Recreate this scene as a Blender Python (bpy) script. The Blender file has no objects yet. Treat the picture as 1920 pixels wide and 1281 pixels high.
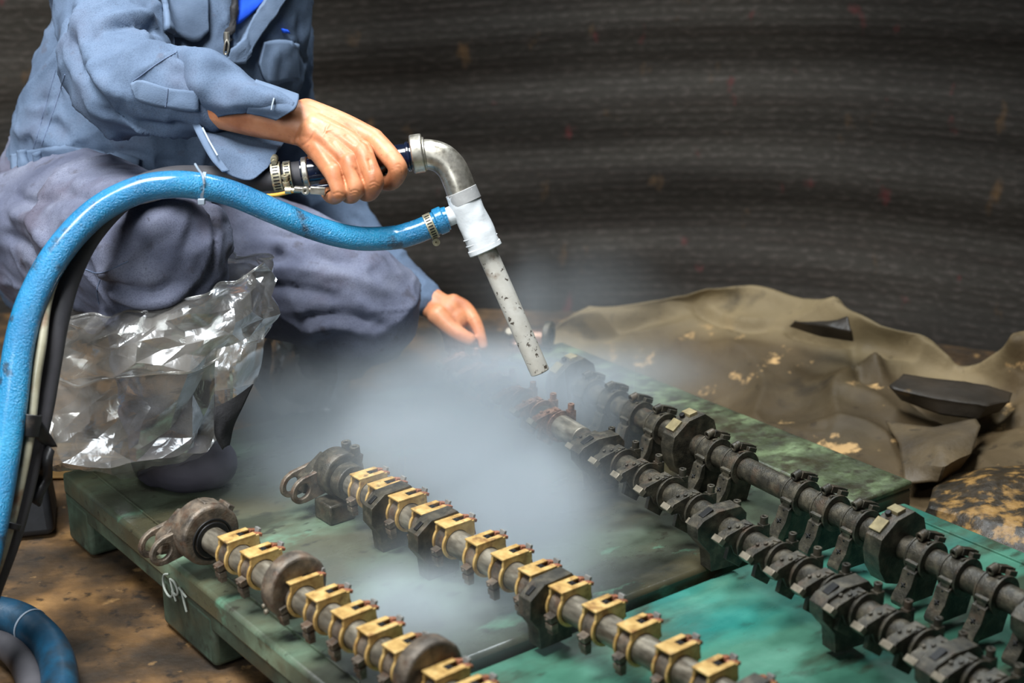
import bpy, bmesh, math, random
import numpy as np
from mathutils import Vector, Matrix, noise
from mathutils.bvhtree import BVHTree

# ------------------------------------------------------------------ camera, light, exposure
sc = bpy.context.scene
F = 2840.0
PT = math.atan(946/2840.0); CP, SP = math.cos(PT), math.sin(PT)
ZP = 0.11                      # pallet top
HC = 0.92+ZP                   # camera height
cam_d = bpy.data.cameras.new('camera'); cam = bpy.data.objects.new('camera', cam_d)
sc.collection.objects.link(cam); sc.camera = cam
cam.location = (0, 0, HC); cam.rotation_euler = (math.pi/2-PT, 0, 0)
cam_d.sensor_width = 36; cam_d.lens = F/1920*36; cam_d.clip_start = 0.02
cam_d.dof.use_dof = True; cam_d.dof.focus_distance = 2.12; cam_d.dof.aperture_fstop = 3.4
sc.view_settings.view_transform = 'Standard'; sc.view_settings.look = 'None'
sc.view_settings.gamma = 1; sc.view_settings.use_curve_mapping = False
sc.view_settings.exposure = -0.12
sc.cycles.use_denoising = True
sc.cycles.max_bounces = 8; sc.cycles.volume_bounces = 1; sc.cycles.transparent_max_bounces = 16
sc.cycles.caustics_reflective = False; sc.cycles.caustics_refractive = False
sc.cycles.volume_step_rate = 1.5; sc.cycles.volume_max_steps = 96
w = bpy.data.worlds.new('world'); sc.world = w; w.use_nodes = True
w.node_tree.nodes['Background'].inputs[0].default_value = (0.62, 0.70, 0.82, 1)
w.node_tree.nodes['Background'].inputs[1].default_value = 0.09

def area(name, loc, target, size, power, col, sy=None, spread=180):
    l = bpy.data.lights.new(name, 'AREA'); l.energy = power; l.spread = math.radians(spread); l.size = size; l.color = col
    if sy: l.shape = 'RECTANGLE'; l.size_y = sy
    o = bpy.data.objects.new(name, l); sc.collection.objects.link(o); o.location = loc
    o.rotation_euler = (Vector(target)-Vector(loc)).to_track_quat('-Z', 'Y').to_euler()
    return o
area('overhead_key', (-0.85, 1.15, 2.95), (-0.55, 2.2, 0.4), 1.1, 48, (0.95, 0.98, 1.0), spread=84)  # added key lamp overhead, its source unseen
area('front_fill', (-1.7, -0.6, 1.7), (-1.1, 2.3, 0.5), 1.4, 11, (0.90, 0.96, 1.0), spread=58)  # added camera-side fill lamp that lifts the knee and other front faces
area('rear_steam_light', (0.4, 3.0, 3.0), (0.1, 2.1, 0.2), 0.7, 18, (0.85, 0.94, 1.0), spread=90)  # added rear lamp that brightens the steam from behind

# ------------------------------------------------------------------ helpers
def P(x, y, d):
    X = (x-960)/F*d; Y = -(y-640.5)/F*d
    return Vector((X, d*CP+Y*SP, HC-d*SP+Y*CP))
def G(x, y, z):
    q = P(x, y, 1); t = (HC-z)/(HC-q.z); return P(x, y, t)
CAM = Vector((0, 0, HC))

def tag(o, label=None, cat=None, group=None, kind=None):
    if label: o['label'] = label
    if cat: o['category'] = cat
    if group: o['group'] = group
    if kind: o['kind'] = kind
    return o
def empty(name, loc, rz=0):
    o = bpy.data.objects.new(name, None); sc.collection.objects.link(o)
    o.location = loc; o.rotation_euler = (0, 0, rz); o.empty_display_size = .05
    return o
def mkobj(name, me, m, parent=None, loc=None, local=False):
    """world-space mesh under a parent (empty or mesh without rotation), or local-space if local"""
    o = bpy.data.objects.new(name, me); sc.collection.objects.link(o)
    if m is not None:
        me.materials.clear(); me.materials.append(m)
    if parent is not None:
        o.parent = parent
        if not local:
            wl = Vector((0, 0, 0)); q = parent
            while q is not None: wl += Vector(q.location); q = q.parent
            me.transform(Matrix.Translation(-wl))
    if loc is not None: o.location = loc
    return o
def finish(me, ang=35, smooth=True):
    if smooth:
        me.polygons.foreach_set('use_smooth', [True]*len(me.polygons))
        me.set_sharp_from_angle(angle=math.radians(ang))
    me.update()
def mesh(verts, faces, name='m', smooth=True, ang=35, recalc=True):
    me = bpy.data.meshes.new(name); me.from_pydata([tuple(v) for v in verts], [], [tuple(f) for f in faces])
    if recalc:
        bm = bmesh.new(); bm.from_mesh(me); bmesh.ops.recalc_face_normals(bm, faces=bm.faces); bm.to_mesh(me); bm.free()
    finish(me, ang, smooth); return me

class MB:
    def __init__(s): s.v = []; s.f = []
    def add(s, v, f):
        n = len(s.v); s.v += [tuple(a) for a in v]; s.f += [tuple(i+n for i in q) for q in f]; return s
    def box(s, c, d, rx=0, ry=0, rz=0, taper=1):
        R = Matrix.Rotation(rz, 3, 'Z') @ Matrix.Rotation(ry, 3, 'Y') @ Matrix.Rotation(rx, 3, 'X')
        vs = []
        for z in (-1, 1):
            for x, y in ((-1, -1), (1, -1), (1, 1), (-1, 1)):
                t = taper if z > 0 else 1
                vs.append(Vector(c)+R @ Vector((x*d[0]/2*t, y*d[1]/2*t, z*d[2]/2)))
        return s.add(vs, [(0, 3, 2, 1), (4, 5, 6, 7), (0, 1, 5, 4), (1, 2, 6, 5), (2, 3, 7, 6), (3, 0, 4, 7)])
    def cyl(s, p0, p1, r, seg=20, r1=None, rin=0):
        p0, p1 = Vector(p0), Vector(p1); r1 = r if r1 is None else r1
        ax = (p1-p0).normalized(); a = ax.orthogonal().normalized(); b = ax.cross(a)
        def rg(p, r): return [p+(a*math.cos(t)+b*math.sin(t))*r for t in [2*math.pi*i/seg for i in range(seg)]]
        if rin <= 0:
            vs = rg(p0, r)+rg(p1, r1); fs = [(i, (i+1) % seg, seg+(i+1) % seg, seg+i) for i in range(seg)]
            fs += [tuple(range(seg))[::-1], tuple(range(seg, 2*seg))]
        else:
            vs = rg(p0, r)+rg(p1, r1)+rg(p1, rin)+rg(p0, rin); fs = []
            for k in range(4):
                for i in range(seg):
                    j = (i+1) % seg; k2 = (k+1) % 4
                    fs.append((k*seg+i, k*seg+j, k2*seg+j, k2*seg+i))
        return s.add(vs, fs)
    def prism(s, prof, x0, x1):
        n = len(prof); vs = [(x0, y, z) for y, z in prof]+[(x1, y, z) for y, z in prof]
        return s.add(vs, [(i, (i+1) % n, n+(i+1) % n, n+i) for i in range(n)]+[tuple(range(n))[::-1], tuple(range(n, 2*n))])
    def annul(s, rin, rout, x0, x1, seg=40):
        vs = []
        T = [2*math.pi*i/seg for i in range(seg)]
        ro = rout if callable(rout) else (lambda t: rout)
        for x in (x0, x1):
            vs += [(x, math.cos(t)*rin, math.sin(t)*rin) for t in T]
            vs += [(x, math.cos(t)*ro(t), math.sin(t)*ro(t)) for t in T]
        fs = []
        for i in range(seg):
            j = (i+1) % seg; a, b, c, d = 0, seg, 2*seg, 3*seg
            fs += [(a+i, a+j, b+j, b+i), (c+i, d+i, d+j, c+j), (b+i, b+j, d+j, d+i), (a+i, c+i, c+j, a+j)]
        return s.add(vs, fs)
    def build(s, name, m, parent=None, K=1.0, loc=None, bevel=0, local=True, ang=35):
        me = mesh([(a*K, b*K, c*K) for a, b, c in s.v], s.f, name, True, ang)
        o = mkobj(name, me, m, parent, loc, local)
        if bevel:
            b = o.modifiers.new('bevel', 'BEVEL'); b.width = bevel; b.segments = 2; b.limit_method = 'ANGLE'; b.angle_limit = math.radians(40)
        return o

def catmull(pts, n):
    """resample a list of equal-length vectors to n samples"""
    A = np.array([list(p) for p in pts], float); k = len(A)
    E = np.vstack([2*A[0]-A[1], A, 2*A[-1]-A[-2]]); out = []
    for t in np.linspace(0, k-1, n):
        i = min(int(t), k-2); u = t-i; p0, p1, p2, p3 = E[i], E[i+1], E[i+2], E[i+3]
        out.append(.5*((2*p1)+(-p0+p2)*u+(2*p0-5*p1+4*p2-p3)*u*u+(-p0+3*p1-3*p2+p3)*u**3))
    return np.array(out)
def tube_data(path, rad, seg=16, n=None, cap='flat', flat=1.0, up=None):
    """path: points; rad: scalar or list; flat: ratio of the second axis"""
    path = [tuple(p) for p in path]
    rl = [rad]*len(path) if not hasattr(rad, '__len__') else list(rad)
    fl = [flat]*len(path) if not hasattr(flat, '__len__') else list(flat)
    D = [p+(r, f_) for p, r, f_ in zip(path, rl, fl)]
    n = n or len(path)
    S = catmull(D, n) if n != len(path) else np.array(D, float)
    pts = S[:, :3]; R = S[:, 3]; FL = S[:, 4]
    if cap == 'round':
        t0 = pts[1]-pts[0]; t0 /= np.linalg.norm(t0); t1 = pts[-1]-pts[-2]; t1 /= np.linalg.norm(t1)
        a = [(pts[0]-t0*R[0]*math.cos(q), R[0]*math.sin(q)) for q in (0.15, .5, .9, 1.25)]
        b = [(pts[-1]+t1*R[-1]*math.cos(q), R[-1]*math.sin(q)) for q in (1.25, .9, .5, .15)]
        pts = np.vstack([[q[0] for q in a], pts, [q[0] for q in b]])
        R = np.concatenate([[q[1] for q in a], R, [q[1] for q in b]])
        FL = np.concatenate([[FL[0]]*4, FL, [FL[-1]]*4])
    m = len(pts); T = np.gradient(pts, axis=0); T /= np.linalg.norm(T, axis=1)[:, None]+1e-12
    if up is None:
        u = Vector(T[0]).orthogonal().normalized()
    else: u = Vector(up)
    vs = []; 
    for i in range(m):
        t = Vector(T[i]); u = (u-t*u.dot(t)).normalized(); v = t.cross(u)
        for k in range(seg):
            a = 2*math.pi*k/seg
            vs.append(Vector(pts[i])+(u*math.cos(a)*FL[i]+v*math.sin(a))*R[i])
    fs = [(i*seg+k, i*seg+(k+1) % seg, (i+1)*seg+(k+1) % seg, (i+1)*seg+k) for i in range(m-1) for k in range(seg)]
    fs += [tuple(range(seg))[::-1], tuple(range((m-1)*seg, m*seg))]
    return vs, fs
def tube(name, path, rad, m, parent=None, seg=16, n=None, cap='flat', flat=1.0, up=None, local=False):
    vs, fs = tube_data(path, rad, seg, n, cap, flat, up)
    return mkobj(name, mesh(vs, fs, name, True, 50), m, parent, None, local)
def sheet_data(grid, nu, nv):
    """grid rows of points -> smooth nu x nv grid of vectors"""
    rows = [catmull(r, nu) for r in grid]
    rows = np.array(rows)                      # R x nu x 3
    cols = [catmull(rows[:, j], nv) for j in range(nu)]
    return np.array(cols).transpose(1, 0, 2)   # nv x nu x 3
def sheet(name, grid, nu, nv, m, parent=None, thick=.002, fn=None, smooth=True, closed=False, ang=180, local=False):
    A = sheet_data(grid, nu, nv)
    if fn is not None: A = fn(A)
    vs = A.reshape(-1, 3)
    fs = [(j*nu+i, j*nu+i+1, (j+1)*nu+i+1, (j+1)*nu+i) for j in range(nv-1) for i in range(nu-1)]
    me = mesh(vs, fs, name, smooth, ang, recalc=False)
    o = mkobj(name, me, m, parent, None, local)
    if thick:
        s = o.modifiers.new('solid', 'SOLIDIFY'); s.thickness = thick; s.offset = -1
    return o

def remesh(parts, voxel, smooth_iter=3, name='body'):
    V = []; Fc = []
    for vs, fs in parts:
        n = len(V); V += [tuple(v) for v in vs]; Fc += [tuple(i+n for i in q) for q in fs]
    me = mesh(V, Fc, name); o = bpy.data.objects.new('tmp', me); sc.collection.objects.link(o)
    r = o.modifiers.new('r', 'REMESH'); r.mode = 'VOXEL'; r.voxel_size = voxel; r.use_smooth_shade = True
    if smooth_iter:
        s = o.modifiers.new('s', 'SMOOTH'); s.factor = .5; s.iterations = smooth_iter
    dg = bpy.context.evaluated_depsgraph_get(); dg.update()
    out = bpy.data.meshes.new_from_object(o.evaluated_get(dg))
    bpy.data.objects.remove(o); out.name = name
    return out
def getv(me):
    a = np.empty(len(me.vertices)*3, np.float32); me.vertices.foreach_get('co', a); return a.reshape(-1, 3).astype(float)
def getn(me):
    a = np.empty(len(me.vertices)*3, np.float32); me.vertices.foreach_get('normal', a); return a.reshape(-1, 3).astype(float)
def setv(me, a): me.vertices.foreach_set('co', a.astype(np.float32).ravel()); me.update()
def segdist(V, pl):
    """distance of points V to polyline pl, and the arc parameter 0..1"""
    best = np.full(len(V), 1e9); par = np.zeros(len(V)); L = 0; tot = sum((pl[i+1]-pl[i]).length for i in range(len(pl)-1))
    for i in range(len(pl)-1):
        a = np.array(pl[i]); b = np.array(pl[i+1]); ab = b-a; l2 = ab@ab+1e-12
        t = np.clip(((V-a)@ab)/l2, 0, 1); d = np.linalg.norm(V-(a+t[:, None]*ab), axis=1)
        m = d < best; best[m] = d[m]; par[m] = (L+t[m]*math.sqrt(l2))/tot; L += math.sqrt(l2)
    return best, par
def bvh(me): return BVHTree.FromPolygons([v.co for v in me.vertices], [p.vertices for p in me.polygons])
def cast(bv, x, y, off=0):
    d = (P(x, y, 1)-CAM).normalized(); h = bv.ray_cast(CAM, d)
    if h[0] is None: return None, None
    n = h[1] if h[1].dot(d) < 0 else -h[1]
    return h[0]+n*off, n

# ------------------------------------------------------------------ materials
MT = {}
def lin(c): return tuple(((x/255)/12.92 if x/255 <= .04045 else ((x/255+.055)/1.055)**2.4) for x in c)+(1,)
def mat(name, cols, scale=6, detail=6, rough=(.4, .7), metal=0.0, bump=.2, bscale=80, bdist=.002, spec=.5, stretch=None,
        stain=None, rand=True, coat=0, sheen=0, wet=None, weave=0, distort=0.0):
    """cols: list of (pos, srgb) for a noise ramp; stain: stains and painted glints, list of (scale, lo, hi, srgb, strength)"""
    m = bpy.data.materials.new(name); m.use_nodes = True; nt = m.node_tree; N = nt.nodes; L = nt.links
    b = N['Principled BSDF']; tc = N.new('ShaderNodeTexCoord'); co = tc.outputs['Object']
    if rand:
        oi = N.new('ShaderNodeObjectInfo'); va = N.new('ShaderNodeVectorMath'); va.operation = 'MULTIPLY_ADD'
        cmb = N.new('ShaderNodeCombineXYZ')
        for k in range(3): L.new(oi.outputs['Random'], cmb.inputs[k])
        va.inputs[1].default_value = (7, 11, 5); L.new(cmb.outputs[0], va.inputs[0]); L.new(co, va.inputs[2]); co = va.outputs[0]
    if stretch:
        mp = N.new('ShaderNodeMapping'); mp.inputs['Scale'].default_value = stretch[:3]
        if len(stretch) > 3: mp.inputs['Rotation'].default_value = (0, 0, stretch[3])
        L.new(co, mp.inputs[0]); cs = mp.outputs[0]
    else: cs = co
    def nz(s, d=detail, c=cs, rg=.55):
        n = N.new('ShaderNodeTexNoise'); n.inputs['Scale'].default_value = s; n.inputs['Detail'].default_value = d
        n.inputs['Roughness'].default_value = rg; n.inputs['Distortion'].default_value = distort; L.new(c, n.inputs['Vector']); return n.outputs[0]
    def ramp(src, stops):
        r = N.new('ShaderNodeValToRGB'); e = r.color_ramp.elements
        while len(e) < len(stops): e.new(.5)
        for k, (p, c) in enumerate(stops): e[k].position = p; e[k].color = c if len(c) == 4 else lin(c)
        L.new(src, r.inputs[0]); return r.outputs[0]
    col = ramp(nz(scale), cols)
    for (s, lo, hi, c, st) in (stain or []):
        mk = ramp(nz(s, 7), [(lo, (0, 0, 0, 1)), (hi, (st, st, st, 1))])
        mx = N.new('ShaderNodeMix'); mx.data_type = 'RGBA'; L.new(mk, mx.inputs[0]); L.new(col, mx.inputs[6]); mx.inputs[7].default_value = lin(c); col = mx.outputs[2]
    L.new(col, b.inputs['Base Color'])
    r = N.new('ShaderNodeMapRange'); L.new(nz(scale*2.3), r.inputs[0]); r.inputs[1].default_value = .3; r.inputs[2].default_value = .7
    r.inputs[3].default_value = rough[0]; r.inputs[4].default_value = rough[1]; L.new(r.outputs[0], b.inputs['Roughness'])
    b.inputs['Metallic'].default_value = metal; b.inputs['Specular IOR Level'].default_value = spec
    b.inputs['Coat Weight'].default_value = coat; b.inputs['Coat Roughness'].default_value = .15
    if sheen: b.inputs['Sheen Weight'].default_value = sheen
    if bump:
        bp = N.new('ShaderNodeBump'); bp.inputs['Strength'].default_value = bump; bp.inputs['Distance'].default_value = bdist
        L.new(nz(bscale, 5, co), bp.inputs['Height']); prev = bp
        if weave:
            wv = N.new('ShaderNodeTexVoronoi'); wv.inputs['Scale'].default_value = weave; L.new(co, wv.inputs['Vector'])
            b2 = N.new('ShaderNodeBump'); b2.inputs['Strength'].default_value = .25; b2.inputs['Distance'].default_value = .001
            L.new(wv.outputs[0], b2.inputs['Height']); L.new(bp.outputs[0], b2.inputs['Normal']); prev = b2
        L.new(prev.outputs[0], b.inputs['Normal'])
    MT[name] = m; return m

mat('steel_dark', [(.3, (58, 52, 46)), (.5, (104, 94, 82)), (.7, (142, 126, 108))], 60, 8, rough=(.35, .6), metal=.3, bump=.6, bscale=420, bdist=.0012,
    stain=[(70, .5, .66, (96, 68, 48), .6), (24, .56, .7, (40, 36, 32), .6)])
mat('shaft_steel', [(.3, (84, 78, 68)), (.55, (142, 134, 118)), (.75, (186, 178, 160))], 50, 8, rough=(.28, .5), metal=.5, bump=.3, bscale=300, bdist=.0008,
    stain=[(36, .52, .66, (74, 62, 48), .75)], stretch=(.5, 1.5, 1.5))
mat('brass', [(.3, (164, 126, 68)), (.5, (202, 164, 98)), (.7, (222, 190, 126))], 70, 8, rough=(.35, .55), metal=.25, bump=.35, bscale=300, bdist=.0008,
    stain=[(60, .56, .68, (142, 96, 54), .7), (30, .6, .72, (70, 58, 40), .7)])
mat('copper', [(.3, (120, 76, 50)), (.6, (166, 104, 76)), (.8, (184, 128, 96))], 70, 8, rough=(.35, .6), metal=.2, bump=.3, bscale=280, bdist=.0008, stain=[(50, .52, .66, (84, 64, 44), .7)])
mat('black_metal', [(.3, (38, 36, 30)), (.5, (62, 58, 48)), (.7, (94, 87, 72))], 70, 8, rough=(.32, .55), metal=.2, bump=.6, bscale=420, bdist=.0012,
    stain=[(40, .56, .7, (92, 72, 56), .5), (150, .62, .7, (30, 28, 24), .6)])
mat('worn_tip', [(.3, (112, 104, 88)), (.7, (158, 148, 130))], 90, rough=(.3, .5), metal=.4, bump=.2, bscale=300, bdist=.0005)
mat('rusty_wet', [(.3, (78, 56, 46)), (.5, (132, 96, 76)), (.7, (172, 134, 108))], 70, 8, rough=(.15, .4), metal=.3, bump=.6, bscale=360, bdist=.0012)
mat('pad_tan', [(.3, (104, 94, 66)), (.7, (156, 142, 104))], 60, rough=(.4, .6), metal=.1, bump=.2, stain=[(90, .6, .7, (90, 76, 50), .6)])
mat('socket', [(.3, (8, 8, 8)), (.7, (20, 19, 18))], 24, rough=(.4, .6), metal=.2, bump=0)
mat('clear_tab', [(.3, (104, 104, 100)), (.7, (140, 138, 132))], 60, rough=(.15, .35), bump=0)
mat('chrome', [(.3, (150, 144, 130)), (.5, (196, 190, 176)), (.7, (222, 216, 202))], 60, 8, rough=(.24, .42), metal=.85, bump=.15, bscale=220, bdist=.0004,
    stain=[(40, .6, .72, (104, 86, 64), .6)])
mat('clamp_steel', [(.3, (140, 132, 108)), (.6, (200, 192, 164)), (.8, (222, 214, 190))], 90, rough=(.25, .45), metal=.7, bump=.2, bscale=260, bdist=.0004,
    stain=[(130, .6, .7, (70, 56, 40), .6)])
# ------------------------------------------------------------------ setting: floor
mat('floor_mud', [(.3, (36, 29, 21)), (.46, (70, 53, 34)), (.58, (108, 80, 48)), (.72, (150, 114, 70))], 8, 12, rough=(.45, .8), bump=.6, bscale=30, bdist=.006,
    stain=[(5, .5, .62, (34, 28, 21), .8), (40, .58, .68, (26, 22, 18), .8), (22, .64, .72, (166, 130, 84), .7)], rand=False)
fl = MB(); n = 60
vs = []; 
for j in range(n):
    for i in range(n):
        x = -5.6+9.4*i/(n-1); y = -1.2+5.8*j/(n-1)
        vs.append((x, y, -.004+.006*noise.noise(Vector((x*3, y*3, 1)))))
fs = [(j*n+i, j*n+i+1, (j+1)*n+i+1, (j+1)*n+i) for j in range(n-1) for i in range(n-1)]
o = mkobj('floor', mesh(vs, fs, 'floor', recalc=False), MT['floor_mud']); tag(o, 'brown muddy concrete floor with dark oil stains beside the pallet', 'floor', kind='structure')

# ------------------------------------------------------------------ shade net hanging behind
m = bpy.data.materials.new('shade_net'); m.use_nodes = True; nt = m.node_tree; N = nt.nodes; L = nt.links; b = N['Principled BSDF']
uv = N.new('ShaderNodeUVMap'); mp = N.new('ShaderNodeMapping'); mp.inputs['Scale'].default_value = (1, 1, 1); L.new(uv.outputs[0], mp.inputs[0])
def nuv(s, sx, sy, det=5):
    q = N.new('ShaderNodeMapping'); q.inputs['Scale'].default_value = (sx, sy, 1); L.new(uv.outputs[0], q.inputs[0])
    z = N.new('ShaderNodeTexNoise'); z.inputs['Scale'].default_value = s; z.inputs['Detail'].default_value = det; L.new(q.outputs[0], z.inputs['Vector']); return z.outputs[0]
wvn = N.new('ShaderNodeTexWave'); wvn.bands_direction = 'Y'; wvn.inputs['Scale'].default_value = 18.5; wvn.inputs['Distortion'].default_value = .8; wvn.inputs['Detail'].default_value = 3; wvn.inputs['Detail Scale'].default_value = 1.2
L.new(uv.outputs[0], wvn.inputs['Vector'])
dsh = nuv(42, 1, 1.9, 3)                                    # ribs of tape yarn: rows broken into short dashes
rw = N.new('ShaderNodeMath'); rw.operation = 'MULTIPLY_ADD'; L.new(wvn.outputs[1], rw.inputs[0]); rw.inputs[1].default_value = .17; L.new(dsh, rw.inputs[2])
br = N.new('ShaderNodeValToRGB'); e = br.color_ramp.elements; e[0].position = .42; e[0].color = lin((50, 46, 43)); e[1].position = .80; e[1].color = lin((140, 130, 128)); q_ = e.new(.62); q_.color = lin((76, 70, 67))
L.new(rw.outputs[0], br.inputs[0])
sp = N.new('ShaderNodeSeparateXYZ'); L.new(uv.outputs[0], sp.inputs[0])
hm = N.new('ShaderNodeMath'); hm.operation = 'MULTIPLY_ADD'; L.new(nuv(1.5, .8, 1, 4), hm.inputs[0]); hm.inputs[1].default_value = .9; L.new(sp.outputs[1], hm.inputs[2])
hr_ = N.new('ShaderNodeMapRange'); hr_.interpolation_type = 'SMOOTHSTEP'; hr_.inputs[1].default_value = 1.15; hr_.inputs[2].default_value = 1.55; hr_.inputs[3].default_value = .80; hr_.inputs[4].default_value = .0; L.new(hm.outputs[0], hr_.inputs[0])
gx = N.new('ShaderNodeMix'); gx.data_type = 'RGBA'; L.new(hr_.outputs[0], gx.inputs[0]); L.new(br.outputs[0], gx.inputs[6]); gx.inputs[7].default_value = lin((62, 60, 54))   # weave fades to one tone in the lower half
def mulcol(a, src, stops):
    r = N.new('ShaderNodeValToRGB'); e = r.color_ramp.elements
    while len(e) < len(stops): e.new(.5)
    for k, (p, c) in enumerate(stops): e[k].position = p; e[k].color = (c[0], c[1], c[2], 1)
    L.new(src, r.inputs[0]); x = N.new('ShaderNodeMix'); x.data_type = 'RGBA'; x.blend_type = 'MULTIPLY'; x.inputs[0].default_value = 1
    L.new(a, x.inputs[6]); L.new(r.outputs[0], x.inputs[7]); return x.outputs[2]
c = mulcol(gx.outputs[2], nuv(1.6, .4, 3.6), [(.34, (.5, .47, .44)), (.58, (1, .96, .93))])
c = mulcol(c, nuv(4, .25, 5), [(.35, (.55, .5, .46)), (.65, (1.0, 1.0, 1.0))])
c = mulcol(c, nuv(1.1, 1, 1.2, 3), [(.35, (.5, .5, .5)), (.65, (1.0, 1.0, 1.0))])
r = N.new('ShaderNodeValToRGB'); r.color_ramp.elements[0].position = .64; r.color_ramp.elements[1].position = .76
L.new(nuv(7, 1.6, .9, 8), r.inputs[0]); x = N.new('ShaderNodeMix'); x.data_type = 'RGBA'; L.new(r.outputs[0], x.inputs[0]); L.new(c, x.inputs[6]); x.inputs[7].default_value = lin((92, 70, 46)); c = x.outputs[2]
r = N.new('ShaderNodeValToRGB'); r.color_ramp.elements[0].position = .66; r.color_ramp.elements[1].position = .78
qm = N.new('ShaderNodeMapping'); qm.inputs['Location'].default_value = (3.3, 1.7, 0); qm.inputs['Scale'].default_value = (1.6, 1, 1); L.new(uv.outputs[0], qm.inputs[0]); zz = N.new('ShaderNodeTexNoise'); zz.inputs['Scale'].default_value = 8; zz.inputs['Detail'].default_value = 8; L.new(qm.outputs[0], zz.inputs['Vector'])
L.new(zz.outputs[0], r.inputs[0]); x = N.new('ShaderNodeMix'); x.data_type = 'RGBA'; L.new(r.outputs[0], x.inputs[0]); L.new(c, x.inputs[6]); x.inputs[7].default_value = lin((104, 44, 46)); c = x.outputs[2]
L.new(c, b.inputs['Base Color']); b.inputs['Roughness'].default_value = .75; b.inputs['Specular IOR Level'].default_value = .25
bp = N.new('ShaderNodeBump'); bp.inputs['Strength'].default_value = .5; bp.inputs['Distance'].default_value = .004; L.new(rw.outputs[0], bp.inputs['Height']); L.new(bp.outputs[0], b.inputs['Normal'])
MT['shade_net'] = m
npath = catmull([(-5.2, -.2), (-4.4, 1.6), (-3.4, 2.7), (-2.6, 3.12), (-1.8, 3.3), (-.8, 3.42), (.1, 3.4), (.65, 3.3), (1.1, 3.08), (1.6, 2.85), (2.3, 2.55), (3.0, 2.1), (3.6, 1.2)], 230)
NV = 90; vs = []; uvs = []; s = np.concatenate([[0], np.cumsum(np.linalg.norm(np.diff(npath, axis=0), axis=1))])
for j in range(NV):
    z = -.01+2.45*j/(NV-1)
    for i in range(230):
        x, y = npath[i]; u = s[i]
        sag = .05*math.sin(u*1.3+.6)                     # horizontal pleats that sag between hooks
        d = .012*math.sin((z+sag)*13+1.2)+.006*math.sin((z+sag*1.4)*37+2)+.03*noise.noise(Vector((u*1.2, z*2.2, 3)))
        d += .09*math.exp(-(z/.16)**2)*-1                # foot of the net pushed forward onto the floor
        vs.append((x+d*.1, y+d, z)); uvs.append((u, z+sag))
fs = [(j*230+i, j*230+i+1, (j+1)*230+i+1, (j+1)*230+i) for j in range(NV-1) for i in range(229)]
me = mesh(vs, fs, 'shade_net', recalc=False, ang=180); ul = me.uv_layers.new(name='UVMap')
vi = np.empty(len(me.loops), np.int32); me.loops.foreach_get('vertex_index', vi)
ul.data.foreach_set('uv', np.array(uvs)[vi].astype(np.float32).ravel())
o = mkobj('shade_net', me, m); tag(o, 'black woven shade net hanging in soft pleats behind the worker', 'net')

# ------------------------------------------------------------------ tarpaulins on the floor behind the pallet
TS = [(9, .6, .7, (60, 52, 38), .7), (30, .64, .72, (66, 56, 40), .6)]
mat('tarp', [(.3, (96, 84, 60)), (.55, (134, 117, 86)), (.75, (158, 138, 104))], 3, 8, rough=(.6, .8), bump=.5, bscale=50, bdist=.004, spec=.3, stain=TS, rand=False)
mat('tarp_dark', [(.3, (34, 30, 24)), (.7, (66, 56, 44))], 6, 8, rough=(.4, .6), bump=.4, bscale=40, bdist=.004, stain=[(20, .66, .72, (120, 98, 66), .6)], rand=False)
mat('tarp_brown', [(.3, (58, 48, 34)), (.55, (88, 74, 52)), (.75, (112, 94, 66))], 9, 8, rough=(.5, .7), bump=.5, bscale=50, bdist=.004, stain=[(30, .6, .7, (50, 42, 30), .7)], rand=False)
mat('tarp_gold', [(.3, (36, 30, 22)), (.50, (58, 46, 28)), (.60, (150, 114, 62)), (.8, (180, 142, 86))], 40, 12, rough=(.35, .6), bump=.6, bscale=60, bdist=.004,
    stain=[(8, .5, .58, (34, 30, 22), .85)], rand=False)
def crumple(A, amp, sc_, seed=0, fac=0.0):
    out = A.copy()
    for j in range(A.shape[0]):
        for i in range(A.shape[1]):
            p = Vector(A[j, i])*sc_+Vector((seed, seed*.7, 0))
            r = 1-abs(noise.noise(p))*2
            d = noise.voronoi(p*1.7)[0]
            out[j, i] += np.array((0, -.3, 1))*amp*((r*r-.5)*.5+(d[1]-d[0])*fac)
    return out
rows = [
 [(960, 700, 0), (1200, 800, 0), (1450, 900, 0), (1700, 1010, 0), (1850, 1120, 0), (2150, 1300, 0)],
 [(1000, 650, .02), (1220, 715, .02), (1430, 790, .025), (1660, 870, .03), (1830, 950, .02), (2150, 1060, .03)],
 [(1030, 622, .05), (1230, 650, .06), (1420, 700, .06), (1620, 760, .07), (1800, 820, .05), (1950, 840, .08), (2150, 900, .05)],
 [(1060, 603, .08), (1240, 585, .11), (1410, 592, .12), (1600, 640, .12), (1740, 710, .08), (1860, 740, .08), (2150, 740, .14)],
 [(1080, 590, .09), (1200, 563, .13), (1300, 553, .15), (1420, 545, .16), (1540, 560, .17), (1650, 600, .17), (1745, 650, .13), (1800, 690, .10), (1870, 660, .15), (1930, 625, .20), (2150, 560, .25)]]
g = [[G(*q) for q in r_] for r_ in rows]
g.append([Vector((p.x*1.02, p.y+.07, p.z-.06)) for p in g[-1]]); g.append([Vector((p.x*1.04, p.y+.12, -.0)) for p in g[-2]])
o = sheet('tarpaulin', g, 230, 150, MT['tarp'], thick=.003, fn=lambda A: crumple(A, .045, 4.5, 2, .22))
tm = o.data; tbv = BVHTree.FromPolygons([v.co for v in tm.vertices], [p.vertices for p in tm.polygons]); Vt = getv(tm); Dz = np.zeros(len(Vt))
def tray(q):
    h = tbv.ray_cast(CAM, (P(q[0], q[1], 1)-CAM).normalized()); return h[0]
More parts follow.
